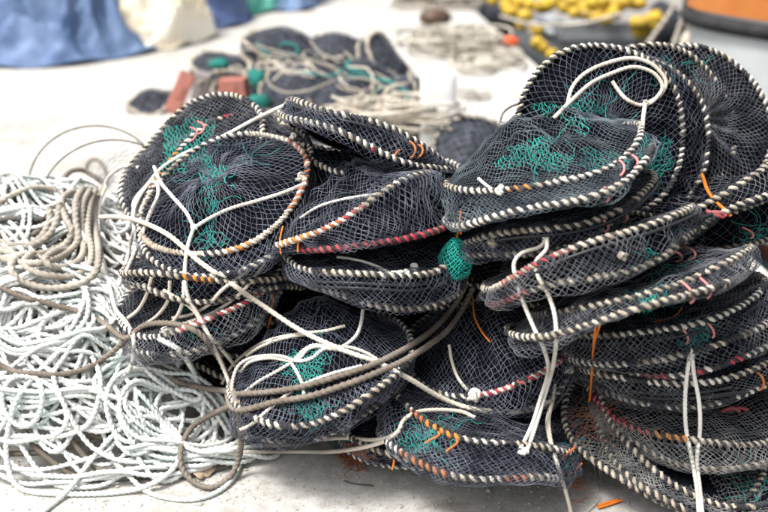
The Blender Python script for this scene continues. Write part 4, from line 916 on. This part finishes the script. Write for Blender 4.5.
# ---- far rope pile near the quay edge
rg = np.random.default_rng(31); 
def coil(label, cx, cy, rx, ry, n, r, m, seed, h=.10):
    rg = np.random.default_rng(seed); paths = []
    for k in range(n):
        c = np.array([cx + rg.uniform(-.5, .5) * rx, cy + rg.uniform(-.5, .5) * ry]); a = rg.uniform(0, 6.28); rr = rg.uniform(.25, .6); L = []
        for q in range(12):
            a += .55; L.append((c[0] + rx * rr * math.cos(a), c[1] + ry * rr * math.sin(a), r + h * (k / n) * (1 - rr) + .01 * math.sin(a * 3)))
        paths.append(L)
    return free_rope(label, paths, r, m, 'rope_pile', 'rope pile')
p = gnd(452, 46); coil('pile of grey-beige mooring rope near the quay edge', p[0], p[1], .46, .55, 34, .013, 'rope_far', 1, .14)
p = gnd(488, 62); coil('flat spread of mooring rope reaching the quay corner', p[0], p[1], .26, .5, 22, .011, 'rope_far', 2, .05)
p = gnd(440, 6); coil('distant rope pile at the top edge of the picture', p[0], p[1], .5, .4, 16, .018, 'rope_tan', 3, .15)
p = gnd(470, 98); coil('thin scraps of rope lying on the bare concrete', p[0], p[1], .16, .22, 4, .006, 'rope_tan', 4, .02)
mat('float_brown', (.10, .055, .035), (.05, .035, .03), 9, .45)
o = thing('float', tuple(gnd(435, 27)), 'dark brown oval float lying before the far rope pile', 'float'); c = gnd(435, 27) + np.array([0, 0, .075])
blob('shell', c, (.13, .09, .075), 'float_brown', None, None, seed=5, amp=.02, parent=o); link_mesh('rope_eye', *tube_arrays(c + np.stack([.13 + .02 * np.cos(U_[::10]), 0 * U_[::10], .02 * np.sin(U_[::10])], -1), .006, 6, closed=True), 'rope_tan', o)
mat('plastic_orange', (.75, .11, .03), (.65, .10, .03), 8, .5)
o = thing('float', tuple(gnd(509, 47)), 'small orange-red float on the rope by the quay edge', 'float'); c = gnd(509, 47) + np.array([0, 0, .04])
blob('shell', c, (.07, .05, .04), 'plastic_orange', None, None, seed=6, amp=.02, parent=o); link_mesh('rope_eye', *tube_arrays(c + np.stack([.07 + .012 * np.cos(U_[::10]), 0 * U_[::10], .012 * np.sin(U_[::10])], -1), .004, 6, closed=True), 'rope_tan', o)

# ---- boats
mat('hull_grey', (.36, .38, .41), (.42, .44, .47), 4, .45); mat('hull_white', (.44, .46, .47), (.52, .54, .55), 3, .4, .1, 10); mat('antifoul', (.10, .025, .022), (.07, .025, .02), 8, .7)
mat('wood_orange', (.52, .19, .05), (.42, .14, .035), 3, .4); mat('rubber', (.015, .015, .017), (.03, .03, .03), 20, .7); mat('deck', (.22, .21, .20), (.30, .29, .27), 6, .7)
def boat(label, c, heading, L, W, sheer, water, mh, mg, gun=.06, bowlift=.3, strake='rubber', sr=.03, rnd=False):
    """open hull: stations from stern to bow; local +x is the bow"""
    c_, s_ = math.cos(heading), math.sin(heading); o = thing('fishing_boat', (c[0], c[1], water), label, 'boat', 'boats moored at the quay')
    def X(l): 
        l = np.asarray(l, float); return np.stack([c[0] + c_ * l[..., 0] - s_ * l[..., 1], c[1] + s_ * l[..., 0] + c_ * l[..., 1], l[..., 2]], -1)
    t = np.r_[np.linspace(0, 1, 14) ** 1.6 * .09, np.linspace(.09, 1, 24)[1:]] if rnd else np.linspace(0, 1, 26); ns, nv = len(t), 12
    half = W / 2 * np.minimum(1, (.80 + .9 * t)) * np.clip(1 - np.clip((t - .55) / .45, 0, 1) ** 2.2, .015, 1)
    if rnd: half = half * np.sqrt(np.clip(1 - (1 - np.clip(t / .085, 0, 1)) ** 2, .30, 1))
    top = sheer + bowlift * np.clip((t - .4) / .6, 0, 1) ** 2; bot = water - .35 + .25 * np.clip((t - .8) / .2, 0, 1) ** 2
    G = np.zeros((ns, 2 * nv, 3))
    for q in range(nv):
        f = q / (nv - 1); wdt = half * (.25 + .75 * np.sin(f * np.pi / 2) ** .7); z = bot + (top - bot) * f; x = t * L - L / 2 + .22 * f * np.clip((t - .6) / .4, 0, 1) * 1.4
        G[:, nv - 1 - q] = np.stack([x, wdt, z], -1); G[:, nv + q] = np.stack([x, -wdt, z], -1)
    k = 2 * nv; i = np.arange(ns - 1)[:, None]; j = np.arange(k - 1)[None]; Q = np.stack([i * k + j, i * k + j + 1, (i + 1) * k + j + 1, (i + 1) * k + j], -1).reshape(-1, 4)
    V = X(G).reshape(-1, 3); zc = V[Q][:, :, 2].mean(1)
    link_mesh('hull', V, Q, None, o, midx=(zc < water + .12).astype(int), mats=[mh, 'antifoul'])
    tr = np.array([G[0, q] for q in range(k)]); ctr = tr.mean(0); Vt = X(np.vstack([tr, ctr])); link_mesh('transom', Vt, np.array([[q, q + 1, k] for q in range(k - 1)] + [[k - 1, 0, k]]), mh, o, smooth=False)
    dk = np.concatenate([np.stack([G[:, 0], G[:, -1]], 1).reshape(-1, 3)]) - [0, 0, .10]; ii = np.arange(ns - 1); link_mesh('deck', X(dk), np.stack([ii * 2, ii * 2 + 1, ii * 2 + 3, ii * 2 + 2], -1), 'deck', o, smooth=False)
    for sd in (0, -1):
        e = G[:, sd]; sg = 1 if sd == 0 else -1
        ring = [e + [0, sg * .03, .0], e + [0, sg * .03, gun], e + [0, -sg * .06, gun], e + [0, -sg * .06, .0]]; A = np.stack(ring, 1); ii = np.arange(ns - 1)[:, None]; jj = np.arange(4)[None]
        link_mesh('gunwale', X(A).reshape(-1, 3), np.stack([ii * 4 + jj, (ii + 1) * 4 + jj, (ii + 1) * 4 + (jj + 1) % 4, ii * 4 + (jj + 1) % 4], -1).reshape(-1, 4), mg, o, smooth=False)
        link_mesh('rubbing_strake', *tube_arrays(X(e + [0, sg * .02, -.06]), sr, 8), strake, o)
    y0 = G[0, 0][1]; A = np.array([[-L / 2 - .03, q, z] for q in (-y0, y0) for z in (sheer, sheer + gun)]); V, Q = box_arrays((-L / 2, 0, sheer + gun / 2 - .002), (.08, 2 * y0 - .01, gun)); link_mesh('transom_cap', X(V), Q, mg, o, smooth=False)
    V, Q = box_arrays((-L / 2 - .03, 0, sheer - .06), (.05, 2 * y0 + .04, .08)); link_mesh('transom_strake', X(V), Q, strake, o, smooth=False)
    V, Q = box_arrays((L * .05, 0, sheer + .45), (L * .22, W * .5, .95)); h = link_mesh('wheelhouse', X(V), Q, 'hull_white', o, smooth=False)
    for q in (-1, 1):
        V, Q = box_arrays((L * .05 - L * .11 - .01, q * W * .12, sheer + .62), (.02, W * .17, .32)); link_mesh('window', X(V), Q, 'rubber', h, smooth=False)
    return o, X
p1 = at(625, 30, 9.3)
b1, X1 = boat('low grey-hulled boat hung with yellow floats beyond the quay edge', (p1[0] + .25, p1[1] + 2.7), R(92), 5.4, 2.3, -.12, -.95, 'hull_grey', 'hull_grey', .05, strake='hull_grey')
p2 = at(690, 12, 6.1)
b2, X2 = boat('white boat with orange wooden gunwale at the top right corner', (p2[0] + 2.42, p2[1] + 1.75), R(60), 5.6, 3.0, .50, -.95, 'hull_white', 'wood_orange', .13, rnd=True, sr=.045)
# ---- yellow float strings
mat('float_yellow', (.60, .41, .03), (.34, .22, .04), 18, .55)
def floats(label, L, r=.055, step=.085, seed=0):
    P = resample(np.array(L), step); o = thing('float_string', tuple(P[0]), label, 'float string', 'yellow float strings')
    rg = np.random.default_rng(seed)
    for q in P: blob('float', q + rg.normal(0, .03, 3), (r * rg.uniform(.9, 1.5), r, r * rg.uniform(.85, 1.05)), 'float_yellow', None, None, seed=int(rg.integers(99)), n=9, amp=.02, parent=o)
    link_mesh('line', *tube_arrays(P, .01, 5), 'rope_tan', o)
floats('string of yellow floats dangling at the left of the grey boat', pxp([(486, -4, 9.2), (508, 6, 9.1), (520, 16, 9.0), (528, 30, 8.9), (540, 44, 8.8), (550, 56, 8.75)]), seed=1)
floats('row of yellow floats along the grey boat rail', pxp([(500, -6, 9.2), (535, 2, 9.1), (560, 8, 9.05), (590, 8, 9.0), (618, 5, 9.0), (640, 4, 9.0)]), r=.06, seed=2)
floats('second yellow float row above the grey boat rail', pxp([(548, -8, 9.25), (590, -4, 9.2), (640, -6, 9.2)]), r=.06, seed=4)
floats('clump of yellow floats hanging near the white boat', pxp([(632, 22, 8.8), (648, 18, 8.8), (662, 14, 8.8), (640, 30, 8.8), (654, 26, 8.8)]), r=.06, seed=3)
floats('tight clump of yellow floats at the top middle of the grey boat', pxp([(575, 12, 8.9), (600, 14, 8.9), (622, 12, 8.9), (605, 4, 8.95), (585, 2, 8.95)]), seed=7)
# ---- mooring lines, fender and black netting between the boats
free_rope('mooring line slanting up from the quay to the boats', [pxp([(642, 52, 7.3), (655, 34, 7.4), (668, 16, 7.5), (676, 2, 7.6)])], .022, 'rope_tan')
free_rope('second mooring line nearer the white boat', [pxp([(668, 62, 7.0), (674, 44, 7.1), (680, 26, 7.2), (685, 8, 7.3)])], .022, 'rope_tan')
free_rope('sagging line strung along the grey boat', [pxp([(500, 16, 8.6), (530, 24, 8.55), (560, 25, 8.5), (590, 22, 8.5), (620, 14, 8.6)])], .018, 'rope_cream')
o = thing('fender', tuple(at(687, 66, 6.9)), 'pale hanging fender beside the white boat', 'fender')
blob('body', at(687, 46, 6.9), (.05, .05, .10), 'rope_cream', None, None, seed=9, amp=.04, parent=o); link_mesh('lanyard', *tube_arrays(np.array(pxp([(687, 36, 6.9), (688, 20, 6.9), (690, 8, 6.9)])), .012, 6), 'rope_tan', o)
blob('black_net_pile', at(664, 30, 9.1), (.16, .2, .22), 'net_far', 'heap of black netting on the grey boat side', 'netting', seed=10, amp=.12)
blob('black_net_pile', at(496, 18, 9.6), (.16, .22, .2), 'net_far', 'heap of black netting at the far quay edge', 'netting', seed=11, amp=.12)

# ---- small litter on the concrete in front
P = spline([gnd(344, 482) + [0, 0, .004], gnd(352, 485) + [0, 0, .005], gnd(362, 486) + [0, 0, .004], gnd(374, 487) + [0, 0, .003]], .005)
tag(link_mesh('twig', *tube_arrays(P, .0022, 5), 'rope_dark'), 'short dark twig on the concrete before the heap', 'twig')
c = gnd(203, 475); a = np.linspace(0, 2 * np.pi, 24, endpoint=False); rr = .024 * (1 + .25 * np.sin(3 * a + 1) + .12 * np.sin(7 * a))
V = np.vstack([[c + [0, 0, .014]], np.stack([c[0] + rr * np.cos(a), c[1] + rr * np.sin(a) * 1.2, .005 + .007 * (1 + np.sin(2 * a))], -1)])
mat('dry_leaf', (.45, .36, .26), (.34, .26, .18), 60, .9)
lf = link_mesh('dry_leaf', V, np.array([[0, q + 1, (q + 1) % 24 + 1] for q in range(24)]), 'dry_leaf'); tag(lf, 'curled dry leaf lying inside the grey rope loop', 'leaf')
m_ = lf.modifiers.new('thickness', 'SOLIDIFY'); m_.thickness = .0012
